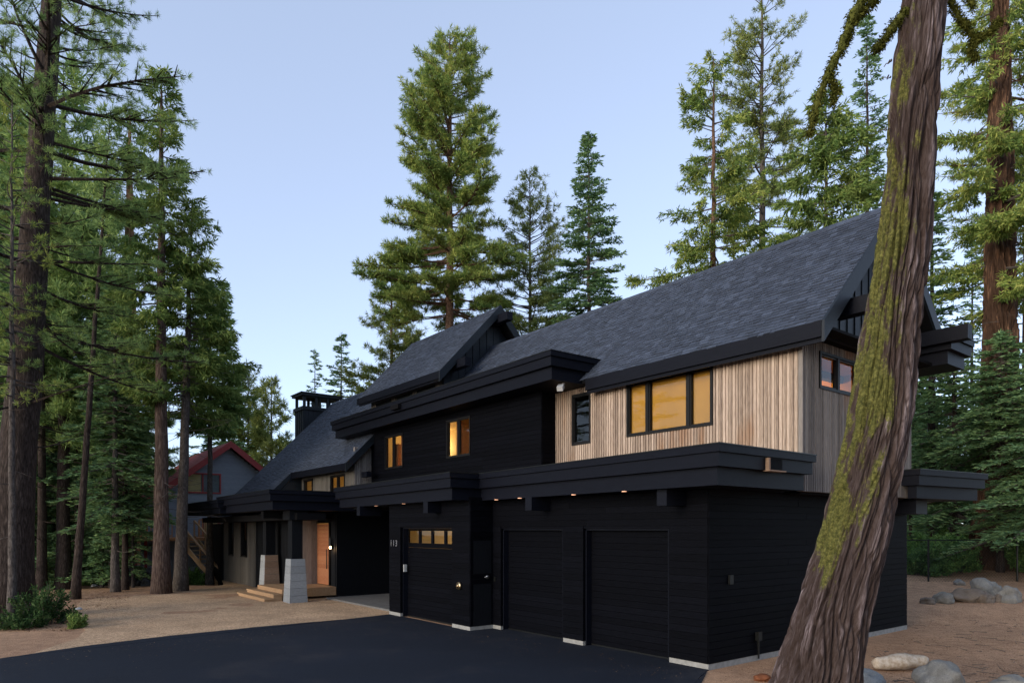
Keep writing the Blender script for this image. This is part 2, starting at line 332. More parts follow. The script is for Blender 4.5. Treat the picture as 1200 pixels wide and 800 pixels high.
M['snow'] = plain('old_snow', (0.3720, 0.3840, 0.4080), .8, 0, .15, 5, .3)

# ------------------------------------------------------------------ ground
def grid(name, xs, ys, mat, zoff=0):
    vs = [(x, y, gz(x, y) + zoff) for y in ys for x in xs]; n = len(xs)
    fs = [(j * n + i, j * n + i + 1, (j + 1) * n + i + 1, (j + 1) * n + i) for j in range(len(ys) - 1) for i in range(n - 1)]
    mb = MB(); mb.v = vs; mb.f = fs
    return mb.build(name, mat, smooth=True)
def axis(lo, hi, a, b, st):
    c = list(np.arange(a, b + 1e-6, st)); l = [a - st * 1.25 ** k * 4 for k in range(1, 40)]; r = [b + st * 1.25 ** k * 4 for k in range(1, 40)]
    return sorted([v for v in l if v > lo] + [lo]) + c + [v for v in r if v < hi] + [hi]
tag(grid('ground', axis(-400, 300, -50, 14, .5), axis(-200, 400, -14, 34, .5), M['ground']), kind='structure')
def gp(px, py):             # the ground point seen there when the ground is level
    Z = 800 * CZ / (py - 620); return pw(px, Z)
drv = [gp(0, 772), gp(100, 757), gp(200, 745), gp(300, 735), gp(400, 726), (-11.45, -.70), (-6.95, -.70), (-6.95, .3), (0, .3), (.02, -.05), gp(822, 792), gp(812, 803), gp(770, 850), cw(1.0, 6.0), cw(1.2, -6), cw(-22, -6), cw(-18, 8)]
def sheet(name, poly, z, mat, th=.03):
    mb = MB(); mb.prism(poly, z - th, z); return tag(mb.build(name, mat), kind='structure')
def rough(poly, st=.12, amp=.03):
    out = []
    for i, p in enumerate(poly):
        a, b = Vector(p), Vector(poly[(i + 1) % len(poly)]); n = max(1, min(400, int((b - a).length / st)))
        for k in range(n):
            q = a.lerp(b, k / n); w = noise.noise(Vector((q.x * 3, q.y * 3, 1))) + .5 * noise.noise(Vector((q.x * 11, q.y * 11, 1)))
            u = (b - a).normalized(); out.append((q.x - u.y * w * amp, q.y + u.x * w * amp))
    return out
drv = rough(drv[:5]) + drv[5:9] + rough(drv[9:13]) + drv[13:]
sheet('driveway', drv, .020, M['asphalt'], .05)
gr = [gp(-160, 800), gp(0, 778), gp(90, 748), gp(100, 738), gp(80, 722), gp(95, 704), gp(150, 695), gp(215, 692), gp(262, 685), (-31, -.6), (-29, 2), (-11, 2), (-11, -3)] + [gp(470, 735), gp(300, 748), gp(120, 768)]
sheet('gravel_forecourt', gr, .008, M['gravel'], .03)

# ------------------------------------------------------------------ the house
house = empty('mountain_house', (0, 0, 0))
tag(house, 'long two storey black timber house with steep shingled roofs and garages', 'house')
def wall(name, mat, P, U, Wd, z0, z1, N, ops=(), kind='lap', parent=house, th=.12, ztop=None, backmat=None, pitch=None):
    """P start (x,y); U unit dir; N outward normal; ops list of (u0,u1,z0,z1)"""
    P = Vector((P[0], P[1], 0)); U = Vector((U[0], U[1], 0)); N = Vector((N[0], N[1], 0)); Zv = Vector((0, 0, 1))
    mb = MB()
    zt = ztop or (lambda u: z1)
    def slab(u0, u1, a, b, d0, d1, b2=None):
        b2 = b if b2 is None else b2
        if u1 - u0 < .004 or max(b, b2) - a < .004: return
        q = [P + U * u + N * d for u, d in ((u0, d0), (u0, d1), (u1, d1), (u1, d0))]
        lo = [x + Zv * a for x in q]; hi = [q[0] + Zv * b, q[1] + Zv * b, q[2] + Zv * b2, q[3] + Zv * b2]
        mb.hexa(lo, hi)
    us = sorted({0, Wd} | {o[0] for o in ops} | {o[1] for o in ops})
    if ztop:
        us = sorted(set(us) | set(np.linspace(0, Wd, 13)))
    for a, b in zip(us, us[1:]):
        segs = sorted([(o[2], o[3]) for o in ops if o[0] < (a + b) / 2 < o[1]]); z = z0
        for s0, s1 in segs:
            slab(a, b, z, s0, -th, -.002); z = s1
        slab(a, b, z, zt(a), -th, -.002, zt(b))
    if kind == 'lap':
        h = pitch or .14; z = z0
        while z < z1 - .01:
            t = min(z + h - .008, z1); cut = sorted([(o[0], o[1]) for o in ops if o[2] < (z + t) / 2 < o[3]]); u = 0
            for c0, c1 in cut + [(Wd, Wd)]:
                x = u
                while x < c0 - .01:      # random board ends
                    e = min(c0, x + random.uniform(2.2, 4.5))
                    if c0 - e < .6: e = c0
                    slab(x, e - .002, z, t, -.002, .018 + random.uniform(-.003, .004)); x = e
                u = c1
            z += h
    else:
        h, g, d = {'rib': (.088, .034, .026), 'batten': (.34, .29, .022), 'board': (.24, .008, .02)}[kind]
        h = pitch or h; x = 0
        while x < Wd - .01:
            e = min(x + h - g, Wd); zz = z0; dd = d + random.uniform(-.003, .003)
            for s0, s1 in sorted([(o[2], o[3]) for o in ops if o[0] - .005 < (x + e) / 2 < o[1] + .005]):
                slab(x, e, zz, s0, -.002, dd); zz = s1
            slab(x, e, zz, zt(x), -.002, dd, zt(e)); x += h
    return mb.build(name, mat, parent)
def window(P, U, N, u0, u1, z0, z1, mull=(), hm=(), parent=house, fr=.055, lit=True, name='window', deep=.0, label=None, fm='frame'):
    """frame ring + sash bars (window), panes as its children"""
    P = Vector((P[0], P[1], 0)); U = Vector((U[0], U[1], 0)); N = Vector((N[0], N[1], 0)); Zv = Vector((0, 0, 1))
    mb = MB()
    def slab(m_, a, b, c, d, d0, d1):
        q = [P + U * u + N * k for u, k in ((a, d0), (a, d1), (b, d1), (b, d0))]
        m_.hexa([x + Zv * c for x in q], [x + Zv * d for x in q])
    o1, o0 = .045 - deep, -.10 - deep
    slab(mb, u0 + fr, u1 - fr, z0 + .002, z0 + fr, o0, o1); slab(mb, u0 + fr, u1 - fr, z1 - fr, z1 - .002, o0, o1)
    slab(mb, u0 + .002, u0 + fr, z0 + .002, z1 - .002, o0, o1); slab(mb, u1 - fr, u1 - .002, z0 + .002, z1 - .002, o0, o1)
    for m_ in mull: slab(mb, m_ - fr * .8, m_ + fr * .8, z0 + fr, z1 - fr, o0 + .02, o1 - .008)
    for z_ in hm: slab(mb, u0 + fr, u1 - fr, z_ - .02, z_ + .02, o0 + .03, o1 - .02)
    w = mb.build(name, M[fm], parent)
    if label: w['label'] = label
    es = [u0 + fr] + [x for m_ in sorted(mull) for x in (m_ - fr * .8, m_ + fr * .8)] + [u1 - fr]
    for a, b in zip(es[::2], es[1::2]):
        # sash ring round every pane
        s = MB(); t = .035
        slab(s, a, b, z0 + fr, z0 + fr + t, o0 + .04, o1 - .03); slab(s, a, b, z1 - fr - t, z1 - fr, o0 + .04, o1 - .03)
        slab(s, a, a + t, z0 + fr + t, z1 - fr - t, o0 + .04, o1 - .03); slab(s, b - t, b, z0 + fr + t, z1 - fr - t, o0 + .04, o1 - .03)
        s.build('sash', M[fm], w)
        g = MB(); q0 = -.045 - deep
        slab(g, a + t, b - t, z0 + fr + t, z1 - fr - t, q0, q0 + .006); g.build('pane', M['glass'], w)
    return w
def room(x0, x1, y0, y1, z0, z1, mat, parent=house, open_='y0', name='room_lining'):
    mb = MB(); t = .05
    mb.box(x0, x1, y0, y1, z0 - t, z0); mb.box(x0, x1, y0, y1, z1, z1 + t)
    if open_ != 'y0' : mb.box(x0, x1, y0 - t, y0, z0, z1)
    mb.box(x0, x1, y1, y1 + t, z0, z1); mb.box(x0 - t, x0, y0, y1, z0, z1)
    if 'x1' not in open_: mb.box(x1, x1 + t, y0, y1, z0, z1)
    return mb.build(name, mat, parent)
def light(x, y, z, w, r=.25, col=(1, .66, .33)):
    d = bpy.data.lights.new('room_lamp', 'POINT'); d.energy = w * 1.35; d.shadow_soft_size = r; d.color = col
    o = bpy.data.objects.new('room_lamp', d); COL.objects.link(o); o.location = (x, y, z); return o
X_, Y_, NX, NY = (1, 0), (0, 1), (1, 0), (0, -1)

# lower storey: section with garages 2 and 3
ZS = 3.56
wall('garage_wall', M['char'], (-7.2, 0), X_, 7.2, .12, ZS, NY, [(.62, 3.08, .1, 2.72), (3.78, 6.26, .1, 2.72)], 'lap')
wall('garage_side_wall', M['char'], (0, 0.0), Y_, 8.78, .12, ZS, NX, [], 'lap')
wall('garage_wall', M['char'], (-11.45, -.75), X_, 4.5, .12, ZS, NY, [(.72, 3.63, .1, 2.76)], 'lap')
wall('garage_side_wall', M['char'], (-6.95, -.75), Y_, .74, .12, ZS, NX, [], 'lap')
fb = MB()
for a, b in ((-7.19, -6.59), (-4.11, -3.43), (-.93, .012)): fb.box(a, b, -.012, .25, 0, .118)
for a, b in ((-11.46, -10.74), (-7.81, -6.94)): fb.box(a, b, -.765, -.3, 0, .118)
fb.box(-.3, .014, .252, 8.80, -.3, .118); fb.box(-6.96, -6.938, -.29, -.01, 0, .118)
fb.build_each('foundation', M['concrete'], house)
rb = MB(); rb.box(-11.4, -.1, 6, 8.7, 0, 3.5); rb.box(-11.4, -11.2, -.6, 6, .0, 3.5); rb.build_each('rear_wall', M['darkroom'], house)
def garage_door(P, w, z1, win=False, label=None):
    x0, y = P
    mb = MB(); n = 19; h = (z1 - .02) / n
    zt = z1
    for i in range(n):
        a, b = .02 + i * h, .02 + (i + 1) * h - .006
        if win and a > z1 - .47: break
        mb.box(x0, x0 + w, y, y + .05, a, b); top = b
    if win:
        cells = 4; cw_ = w / cells
        mb.box(x0, x0 + w, y, y + .05, z1 - .06, z1)
        for k in range(cells + 1):
            c = x0 + k * cw_; mb.box(max(x0, c - .06), min(x0 + w, c + .06), y, y + .05, top + .002, z1 - .062)
    mb.box(x0, x0 + w, y + .052, y + .07, .02, (z1 - .62) if win else z1)
    d = mb.build('garage_door', M['char'], house)
    if label: d['label'] = label
    if win:
        for k in range(cells):
            g = MB(); g.box(x0 + k * cw_ + .06, x0 + (k + 1) * cw_ - .06, y + .02, y + .026, top, z1 - .06); g.build('pane', M['glass'], d)
    f = MB()
    f.box(x0 - .03, x0, y - .16, y + .03, .02, z1 + .03); f.box(x0 + w, x0 + w + .03, y - .22, y + .03, .02, z1 + .03)
    f.box(x0 - .03, x0 + w + .03, y - .16, y + .03, z1 + .002, z1 + .04)
    f.build('door_jamb', M['fascia'], d)
    s_ = MB(); s_.box(x0, x0 + w, y - .004, y + .04, .012, .05); s_.build('bottom_seal', M['blackmetal'], d)
    return d
garage_door((-6.55, .22), 2.40, 2.68); garage_door((-3.39, .22), 2.42, 2.68)
garage_door((-10.70, -.52), 2.87, 2.72, True, 'garage door with a row of four lit panes along its top')
room(-11.15, -7.1, -.38, 4.5, .0, 3.3, M['cream']); light(-9.2, 3.2, 2.9, 15, .3, (1, .76, .46))
# details on the garage front
b = MB(); b.tube([(-7.42, -.78, 1.18), (-7.42, -.83, 1.18)], [.11, .10], 20); b.tube([(-7.42, -.83, 1.18), (-7.42, -.87, 1.18)], [.05, .045], 12)
b.build('hose_connection', M['brass'], house, True)
b = MB(); b.box(-10.66, -10.62, -.70, -.60, 1.40, 1.62); b.build('keypad', M['whiteplastic'], house)
b = MB(); b.box(-6.945, -6.93, -.66, -.08, .12, 2.4); dr = b.build('side_door', M['charv'], house)
b = MB(); b.tube([(-6.93, -.22, 1.42), (-6.88, -.22, 1.42)], [.05, .05], 12); b.tube([(-6.88, -.22, 1.42), (-6.88, -.33, 1.42)], [.014, .014], 8); b.build('handle', M['metal'], dr, True)
b = MB(); b.box(-6.86, -6.78, -.045, -.018, 1.30, 1.42); b.build('outlet_box', M['blackmetal'], house)
b = MB(); b.box(.018, .06, .62, .74, 1.62, 1.80); b.build('outlet_box', M['blackmetal'], house)
b = MB(); b.box(.018, .10, 1.55, 1.68, .42, .60); b.tube([(.06, 1.61, .42), (.06, 1.61, .05)], [.02, .02], 8); b.build('tap_box', M['blackmetal'], house)
def textobj(s, loc, size, rot, mat, parent, name):
    c = bpy.data.curves.new(name, 'FONT'); c.body = s; c.size = size; c.extrude = .008; c.align_x = 'CENTER'; c.space_character = 1.25
    o = bpy.data.objects.new(name, c); COL.objects.link(o)
    dg = bpy.context.evaluated_depsgraph_get(); me = bpy.data.meshes.new_from_object(o.evaluated_get(dg)); bpy.data.objects.remove(o)
    me.materials.clear(); me.materials.append(mat)
    q = bpy.data.objects.new(name, me); COL.objects.link(q); q.location = loc; q.rotation_euler = rot; q.parent = parent; return q
for i, ch in enumerate('113'):
    textobj(ch, (-11.29 + i * .17, -.785, 2.18), .27, (math.pi / 2, 0, 0), M['digits'], house, 'house_number')

# canopies: three stepped tiers of fascia
def inset(poly, d):
    n = len(poly); out = []
    for i in range(n):
        p0, p1, p2 = (Vector(poly[(i + k) % n]) for k in (-1, 0, 1))
        e1 = (p1 - p0).normalized(); e2 = (p2 - p1).normalized()
        n1 = Vector((-e1.y, e1.x)); n2 = Vector((-e2.y, e2.x)); b_ = (n1 + n2); b_ = b_ / max(.2, b_.dot(n1)); out.append(tuple(p1 + b_ * d))
    return out
def canopy(name, poly, z, tiers=((0, .13), (.05, .245), (.17, .32)), label=None):
    mb = MB(); t = z
    for k, (d, h) in enumerate(tiers):
        mb.prism(inset(poly, d) if d else poly, t - h, t - (.0 if k == 0 else .002)); t -= h
    o = mb.build(name, M['fascia'], house)
    if label: o['label'] = label
    pr = MB(); pr.prism(inset(poly, -.012), z + .002, z + .022); pr.build('drip_edge', M['blackmetal'], o)
    return o
canA = canopy('canopy', [(1.0, -1.07), (1.0, 2.15), (.42, 2.15), (.42, 2.44), (-7.5, 2.44), (-7.5, -.52)], 4.17)
canB = canopy('canopy', [(-6.82, -1.48), (-6.82, 1.9), (-15.25, 1.9), (-15.25, -.99)], 4.165)
sc_ = MB(); sc_.box(.90, 1.02, .42, .47, 3.80, 4.02); sc_.box(.90, 1.04, .42, .98, 3.775, 3.80); sc_.build('scupper', M['piertan'], canA)
sc_ = MB(); sc_.box(.935, .957, .47, .98, 3.80, 4.02); sc_.build('scupper_opening', M['soffit'], canA)
for x, y0, y1 in ((-4.68, -.62, -.02), (-.62, -.62, -.02), (-8.5, -1.2, -.77), (-13.2, -1.0, -.2)):
    b = MB(); b.box(x - .12, x + .12, y0, y1, 3.16, 3.475); b.build_each('outrigger', M['fascia'], house)
for x, y in ((-6.2, -.45), (-5.1, -.55), (-3.1, -.62), (-1.5, -.72), (-10.1, -1.0), (-12.3, -.8)):
    b = MB(); b.tube([(x, y, 3.462), (x, y, 3.474)], [.05, .05], 14); b.build('downlight', M['spot'], house)
# upper storey, pale ribbed wood box
ZB, ZW = 3.50, 6.72
wall('ribbed_wall', M['wood'], (-7.2, 2.5), X_, 7.7, ZB + .6, ZW, NY, [(.73, 1.50, 5.11, 6.57), (2.84, 5.53, 5.13, 6.55)], 'rib')
wall('ribbed_side_wall', M['greywood'], (.5, 2.5), Y_, 5.28, ZB, ZW, NX, [(.68, 2.45, 5.72, 6.53)], 'rib', pitch=.075)
b = MB()
for x in (-5.42, -3.6, -2.2, -.9):   # seams between the wood panels, wandering water stains stay in the material
    pass
b.box(.455, .545, 2.455, 2.498, ZB + .6, ZW); b.build('corner_trim', M['greywood'], house)
window((-7.2, 2.5), X_, NY, 2.84, 5.53, 5.13, 6.55, (3.55, 4.83), label='wide window of three lights glowing amber')
window((-7.2, 2.5), X_, NY, .73, 1.50, 5.11, 6.57, label='narrow dark window near the black wall')
window((.5, 2.5), Y_, NX, .68, 2.45, 5.72, 6.53, (1.50,))
rm = room(-5.0, .36, 2.64, 6.4, 3.6, 6.6, M['amber'], open_='y0x1'); light(-1.6, 5.6, 6.1, 11, .12); light(-4.3, 5.9, 5.6, 7, .12); light(-3.0, 5.9, 6.2, 4, .12)
b = MB(); b.box(-4.4, -4.1, 5.75, 6.35, 3.62, 4.9); b.tube([(-4.3, 5.95, 5.0), (-4.3, 5.95, 5.3)], [.02, .02], 8); b.tube([(-4.3, 5.95, 5.3), (-4.3, 5.95, 5.62)], [.2, .12], 14); b.build_each('side_table', M['darkroom'], house)
b = MB()
for x in (-4.2, -3.0, -1.8, -.6): b.box(x - .08, x + .08, 2.7, 6.38, 6.42, 6.598)
b.build_each('ceiling_beam', M['darkroom'], house)
b = MB(); b.box(-3.35, -2.45, 6.33, 6.39, 4.9, 5.7); b.build('wall_picture', M['darkroom'], house)
b = MB(); b.box(.30, .35, 3.2, 3.9, 3.62, 5.6); b.build('inner_door', M['darkroom'], house)
b = MB(); b.box(-2.75, -2.1, 2.78, 3.0, 3.62, 5.78); b.box(-2.2, -.4, 5.6, 6.35, 3.62, 5.7); b.build_each('cupboard', M['darkroom'], house)
room(-7.0, -5.15, 2.64, 5, 3.6, 6.6, M['darkroom'])
b = MB(); b.box(-7.0, .36, 6.5, 7.7, ZB, 6.7); b.box(-7.1, .38, 2.64, 7.7, ZB - .05, ZB - .005); b.build_each('floor_slab', M['soffit'], house)
# upper storey, charred wall
wall('upper_charred_wall', M['char'], (-17.9, 1.95), X_, 10.7, 4.1, 6.9, NY, [(.99, 2.47, 5.11, 6.45), (5.59, 7.07, 5.18, 6.51)], 'lap')
wall('upper_charred_return', M['char'], (-7.2, 1.95), Y_, .54, 4.1, 6.9, NX, [], 'lap')
window((-17.9, 1.95), X_, NY, .99, 2.47, 5.11, 6.45, (1.66,), fr=.045, fm='frame')
window((-17.9, 1.95), X_, NY, 5.59, 7.07, 5.18, 6.51, (6.33,), fr=.045)
room(-17.7, -9.6, 2.1, 4.6, 4.2, 6.85, M['cream']); light(-12.6, 4.2, 6.2, 13, .12, (1, .72, .38)); light(-16.6, 4.2, 6.2, 12, .12, (1, .72, .38))
b = MB(); b.box(-12.1, -12.05, 2.2, 2.9, 4.25, 6.8); b.box(-11.2, -10.9, 4.2, 4.58, 4.25, 6.1); b.box(-13.4, -12.6, 4.52, 4.58, 5.0, 6.1); b.build_each('cupboard', M['doorwood'], house)
b = MB(); b.box(-15.95, -15.9, 2.12, 3.2, 4.25, 6.8); b.box(-17.3, -16.9, 2.5, 3.0, 4.25, 6.2); b.build_each('cupboard', M['doorwood'], house)
flat = canopy('flat_roof', [(-5.62, .92), (-5.58, 3.0), (-20.9, 3.0), (-20.9, 1.3)], 7.45, ((0, .13), (.05, .25), (.17, .34)))
b = MB(); b.box(-14.75, -14.2, 1.03, 1.16, 7.12, 7.28); b.build('scupper_opening', M['soffit'], flat)
b = MB(); b.bar((-5.9, 1.55, 6.62), (-5.78, 1.38, 6.50), .16, .12); b.bar((-5.95, 1.7, 6.74), (-5.9, 1.55, 6.62), .05, .05); b.build('security_light', M['whiteplastic'], house)
# wall under the flat roof at wood box top and soffits
b = MB(); b.box(-7.2, 1.15, 2.2, 2.5, 6.74, 6.80); b.box(.5, 1.1, 2.35, 7.9, 6.74, 6.80); b.build_each('soffit', M['soffit'], house)

# roofs -------------------------------------------------------------
def shingles(name, x0, x1, y0, z0, y1, z1, parent, back=False, exp=.125, th=.28):
    """slope from the eave (y0,z0) up to (y1,z1), along x0..x1"""
    e = Vector((0, y1 - y0, z1 - z0)); L = e.length; V = e / L; U = Vector((1, 0, 0)); N = U.cross(V)
    if N.z < 0: N = -N
    O = Vector((x0, y0, z0)); mb = MB()
    D = N * -.07
    q = [O, O + U * (x1 - x0), O + U * (x1 - x0) + V * L, O + V * L]
    mb.hexa([x + D for x in q], [x - N * .004 for x in q])
    v = -.03; i = 0
    while v < L - .02:
        v1 = min(v + exp * 1.15, L); u = -random.random() * .3
        while u < (x1 - x0):
            w = random.choice((.12, .15, .18, .22, .26)); a, b_ = max(u, -.0), min(u + w, x1 - x0); u += w
            if b_ - a < .02: continue
            t = .016 + random.choice((0, 0, .007, .012)); dv = random.choice((0, 0, 0, -.02))
            P0 = O + U * a + V * (v + dv); P1 = O + U * (b_ - .004) + V * (v + dv); P2 = O + U * (b_ - .004) + V * v1; P3 = O + U * a + V * v1
            mb.add([P0 + N * t, P1 + N * t, P2 + N * .003, P3 + N * .003, P0, P1], [(0, 1, 2, 3), (4, 5, 1, 0), (5, 2, 1), (4, 0, 3)])
        v += exp; i += 1
    return mb.build(name, M['shingle'], parent)
RY, RZ = 5.4, 10.1          # ridge
def rz_(y): return RZ - (RY - y)
XR, XL = 1.15, -30.2
roof = shingles('roof', -17.92, XR, 2.15, rz_(2.15), RY, RZ, house)
shingles('roof_slope', -24.08, -17.922, .70, rz_(.70), RY, RZ, roof)
shingles('roof_slope', XL, -24.082, -1.37, rz_(-1.37), RY, RZ, roof)
b = MB(); zb = RZ - (9.3 - RY)
b.hexa([(XL, RY, RZ - .08), (XR, RY, RZ - .08), (XR, 8.3, rz_(2.5) - .08), (XL, 8.3, rz_(2.5) - .08)], [(XL, RY, RZ), (XR, RY, RZ), (XR, 8.3, rz_(2.5)), (XL, 8.3, rz_(2.5))])
b.build('rear_slope', M['shingle'], roof)
b = MB(); x = XL
while x < XR:
    e = min(x + .2, XR); h = .012 + (random.random() * .006)
    b.hexa([(x, RY - .13, RZ - .13 + .02), (e, RY - .13, RZ - .13 + .02), (e, RY, RZ + .02), (x, RY, RZ + .02)], [(x, RY - .13, RZ - .13 + .02 + h), (e, RY - .13, RZ - .13 + .02 + h), (e, RY, RZ + .022 + h), (x, RY, RZ + .022 + h)])
    b.hexa([(x, RY, RZ + .02), (e, RY, RZ + .02), (e, RY + .13, RZ - .11), (x, RY + .13, RZ - .11)], [(x, RY, RZ + .022 + h), (e, RY, RZ + .022 + h), (e, RY + .13, RZ - .11 + h), (x, RY + .13, RZ - .11 + h)]); x += .195
b.build('ridge_cap', M['shingle'], roof)
f = MB()
f.box(-5.55, XR - .03, 2.11, 2.17, rz_(2.15) - .33, rz_(2.15) - .012); f.box(-5.55, XR - .035, 2.18, 2.23, rz_(2.15) - .42, rz_(2.15) - .10)
f.box(-24.05, -17.95, .66, .72, 5.4 - .30, 5.388); f.box(XL + .03, -24.11, -1.41, -1.35, 3.03, 3.318)
f.build_each('eave_fascia', M['fascia'], house)
f = MB()
def rake(x, ya, yb, za, zb, d=.36, t=.06):
    f.hexa([(x, ya, za - d), (x + t, ya, za - d), (x + t, ya, za - .0), (x, ya, za - .0)], [(x, yb, zb - d), (x + t, yb, zb - d), (x + t, yb, zb - .0), (x, yb, zb - .0)])
rake(XR - .015, 2.10, RY, rz_(2.10) + .03, RZ + .03, .42); rake(XR - .015, RY, 8.35, RZ + .03, rz_(2.45) + .03, .42)
rake(-17.93, .66, 2.2, rz_(.66) + .02, rz_(2.2) + .02); rake(-24.09, -1.41, .72, rz_(-1.41) + .02, rz_(.72) + .02, .3)
rake(XL - .05, -1.41, RY, rz_(-1.41) + .02, RZ + .02, .3); rake(XL - .05, RY, 8.3, RZ + .02, rz_(2.5) + .02, .3)
f.build_each('rake_board', M['batten'], house)
s = MB()   # underside of the gable overhang
s.hexa([(.5, 2.2, rz_(2.2) - .34), (XR - .02, 2.2, rz_(2.2) - .34), (XR - .02, RY, RZ - .34), (.5, RY, RZ - .34)], [(.5, 2.2, rz_(2.2) - .3), (XR - .02, 2.2, rz_(2.2) - .3), (XR - .02, RY, RZ - .3), (.5, RY, RZ - .3)])
s.hexa([(.5, RY, RZ - .34), (XR - .02, RY, RZ - .34), (XR - .02, 8.3, rz_(2.5) - .34), (.5, 8.3, rz_(2.5) - .34)], [(.5, RY, RZ - .3), (XR - .02, RY, RZ - .3), (XR - .02, 8.3, rz_(2.5) - .3), (.5, 8.3, rz_(2.5) - .3)])
s.build_each('gable_soffit', M['soffit'], house)
wall('gable_wall', M['batten'], (.72, 2.62), Y_, 5.5, 6.82, 9.8, NX, [], 'batten', ztop=lambda u: max(6.83, RZ - .32 - abs(RY - (2.62 + u))))
b = MB(); b.box(.70, .80, 2.5, 8.2, 6.72, 6.818); b.build('gable_sill', M['fascia'], house)
for y, z in ((3.45, 7.35), (7.35, 7.35), (RY, 9.45)):
    b = MB(); b.box(.76, 1.98 if y != RY else 1.3, y - .14, y + .14, z - .17, z + .17); b.build('purlin', M['fascia'], house)
canopy('rear_flat_roof', [(1.62, 7.35), (1.62, 8.75), (-6, 8.75), (-6, 7.9), (.4, 7.9), (.4, 7.35)], 7.42)
canopy('rear_canopy', [(.98, 7.15), (1.42, 10.35), (-6, 10.35), (-6, 7.9), (.45, 7.9), (.45, 7.15)], 4.17)
b = MB(); b.box(-.2, .55, 8.0, 8.7, 3.1, 3.46); b.build('rear_beam', M['fascia'], house)
# dormer
DX0, DX1, DY, DZ, DE, DEZ = -20.8, -13.8, 5.4, 11.62, 2.6, 8.66
dorm = shingles('upper_gable_roof', DX0, DX1, DE, DEZ, DY, DZ, house)
b = MB(); b.hexa([(DX0, DY, DZ - .08), (DX1, DY, DZ - .08), (DX1, 8.2, DEZ - .08), (DX0, 8.2, DEZ - .08)], [(DX0, DY, DZ), (DX1, DY, DZ), (DX1, 8.2, DEZ), (DX0, 8.2, DEZ)]); b.build('rear_slope', M['shingle'], dorm)
f = MB(); f.box(DX0 + .03, DX1 - .03, DE - .04, DE + .02, DEZ - .30, DEZ - .012); f.box(DX0 + .04, DX1 - .04, DE + .022, DE + .07, DEZ - .38, DEZ - .1); f.build_each('upper_eave_fascia', M['fascia'], house)
f = MB(); k = (DZ - DEZ) / (DY - DE)
rake(DX1 - .01, DE - .06, DY, DEZ - .06 * k + .03, DZ + .03, .4); rake(DX1 - .01, DY, 8.2, DZ + .03, DEZ + .03, .4); rake(DX0 - .05, DE - .06, DY, DEZ - .04, DZ + .02, .3)
f.build_each('upper_rake_board', M['batten'], house)
s = MB(); s.hexa([(-14.3, DE, DEZ - .36), (DX1, DE, DEZ - .36), (DX1, DY, DZ - .36), (-14.3, DY, DZ - .36)], [(-14.3, DE, DEZ - .3), (DX1, DE, DEZ - .3), (DX1, DY, DZ - .3), (-14.3, DY, DZ - .3)])
s.hexa([(-14.3, DY, DZ - .36), (DX1, DY, DZ - .36), (DX1, 8.1, DEZ - .3), (-14.3, 8.1, DEZ - .3)], [(-14.3, DY, DZ - .3), (DX1, DY, DZ - .3), (DX1, 8.1, DEZ - .24), (-14.3, 8.1, DEZ - .24)])
s.build_each('upper_gable_soffit', M['soffit'], house)
wall('upper_gable_wall', M['batten'], (-14.3, 3.05), Y_, 4.7, 7.3, 11.3, NX, [], 'batten', ztop=lambda u: DZ - .34 - abs(DY - (3.05 + u)) * k)
wall('clerestory_wall', M['wing'], (-20.4, 3.06), X_, 6.0, 7.3, 8.6, NY, [(.5, 1.9, 7.75, 8.35), (2.3, 3.7, 7.75, 8.35), (4.1, 5.5, 7.75, 8.35)], 'board')
for u in (.5, 2.3, 4.1): window((-20.4, 3.06), X_, NY, u, u + 1.4, 7.75, 8.35)
room(-20.2, -14.5, 3.2, 5, 7.4, 8.7, M['darkroom'])
for y, z, x in ((3.45, 9.0, -13.2), (DY, 11.08, -13.15)):
    b = MB(); b.box(-14.28, x, y - .14, y + .14, z - .16, z + .16); b.build('purlin', M['fascia'], house)
# left wing
wall('clerestory_wall', M['wing'], (-24.0, 1.2), X_, 5.8, 3.9, 5.5, NY, [(.35, 1.35, 4.3, 5.05), (3.4, 4.9, 4.25, 5.05)], 'board')
window((-24.0, 1.2), X_, NY, .35, 1.35, 4.3, 5.05); window((-24.0, 1.2), X_, NY, 3.4, 4.9, 4.25, 5.05, (4.15,))
wall('wing_return_wall', M['greywood'], (-18.2, 1.2), Y_, .74, 3.9, 6.1, NX, [], 'rib')
room(-23.9, -18.4, 1.35, 4, 4.0, 5.4, M['cream']); light(-21, 2.6, 5.0, 5, .2, (1, .72, .38))
b = MB(); b.bar((-18.0, 1.5, 4.95), (-17.5, 1.5, 4.95), .2, .22); b.build('purlin', M['fascia'], house)
wall('wing_wall', M['wing'], (-29.85, -.8), X_, 5.3, -.15, 3.35, NY, [(1.0, 1.8, 1.35, 3.12), (3.1, 4.0, 1.35, 3.12)], 'board', pitch=.42)
wall('wing_wall', M['charv'], (-24.54, -.79), X_, 4.94, -.05, 3.5, NY, [], 'board')
b = MB(); b.box(-18.19, -17.91, 1.96, 2.1, 3.9, 6.9); b.box(-18.33, -18.2, 1.955, 5.0, 3.9, 6.5); b.build_each('corner_wall', M['char'], house)
b = MB(); b.add([(-24.06, 1.33, 3.3), (-24.06, -.78, 3.3), (-24.06, -.78, 3.62), (-24.06, 1.33, 5.7), (-24.2, 1.33, 3.3), (-24.2, -.78, 3.3), (-24.2, -.78, 3.62), (-24.2, 1.33, 5.7)], [(0, 1, 2, 3), (7, 6, 5, 4), (0, 4, 5, 1), (1, 5, 6, 2), (2, 6, 7, 3), (3, 7, 4, 0)]); b.build('cheek_wall', M['batten'], house)
b = MB(); b.box(-30.0, -29.86, -.8, 8.2, -.3, 4.2); b.build('end_wall', M['charv'], house)
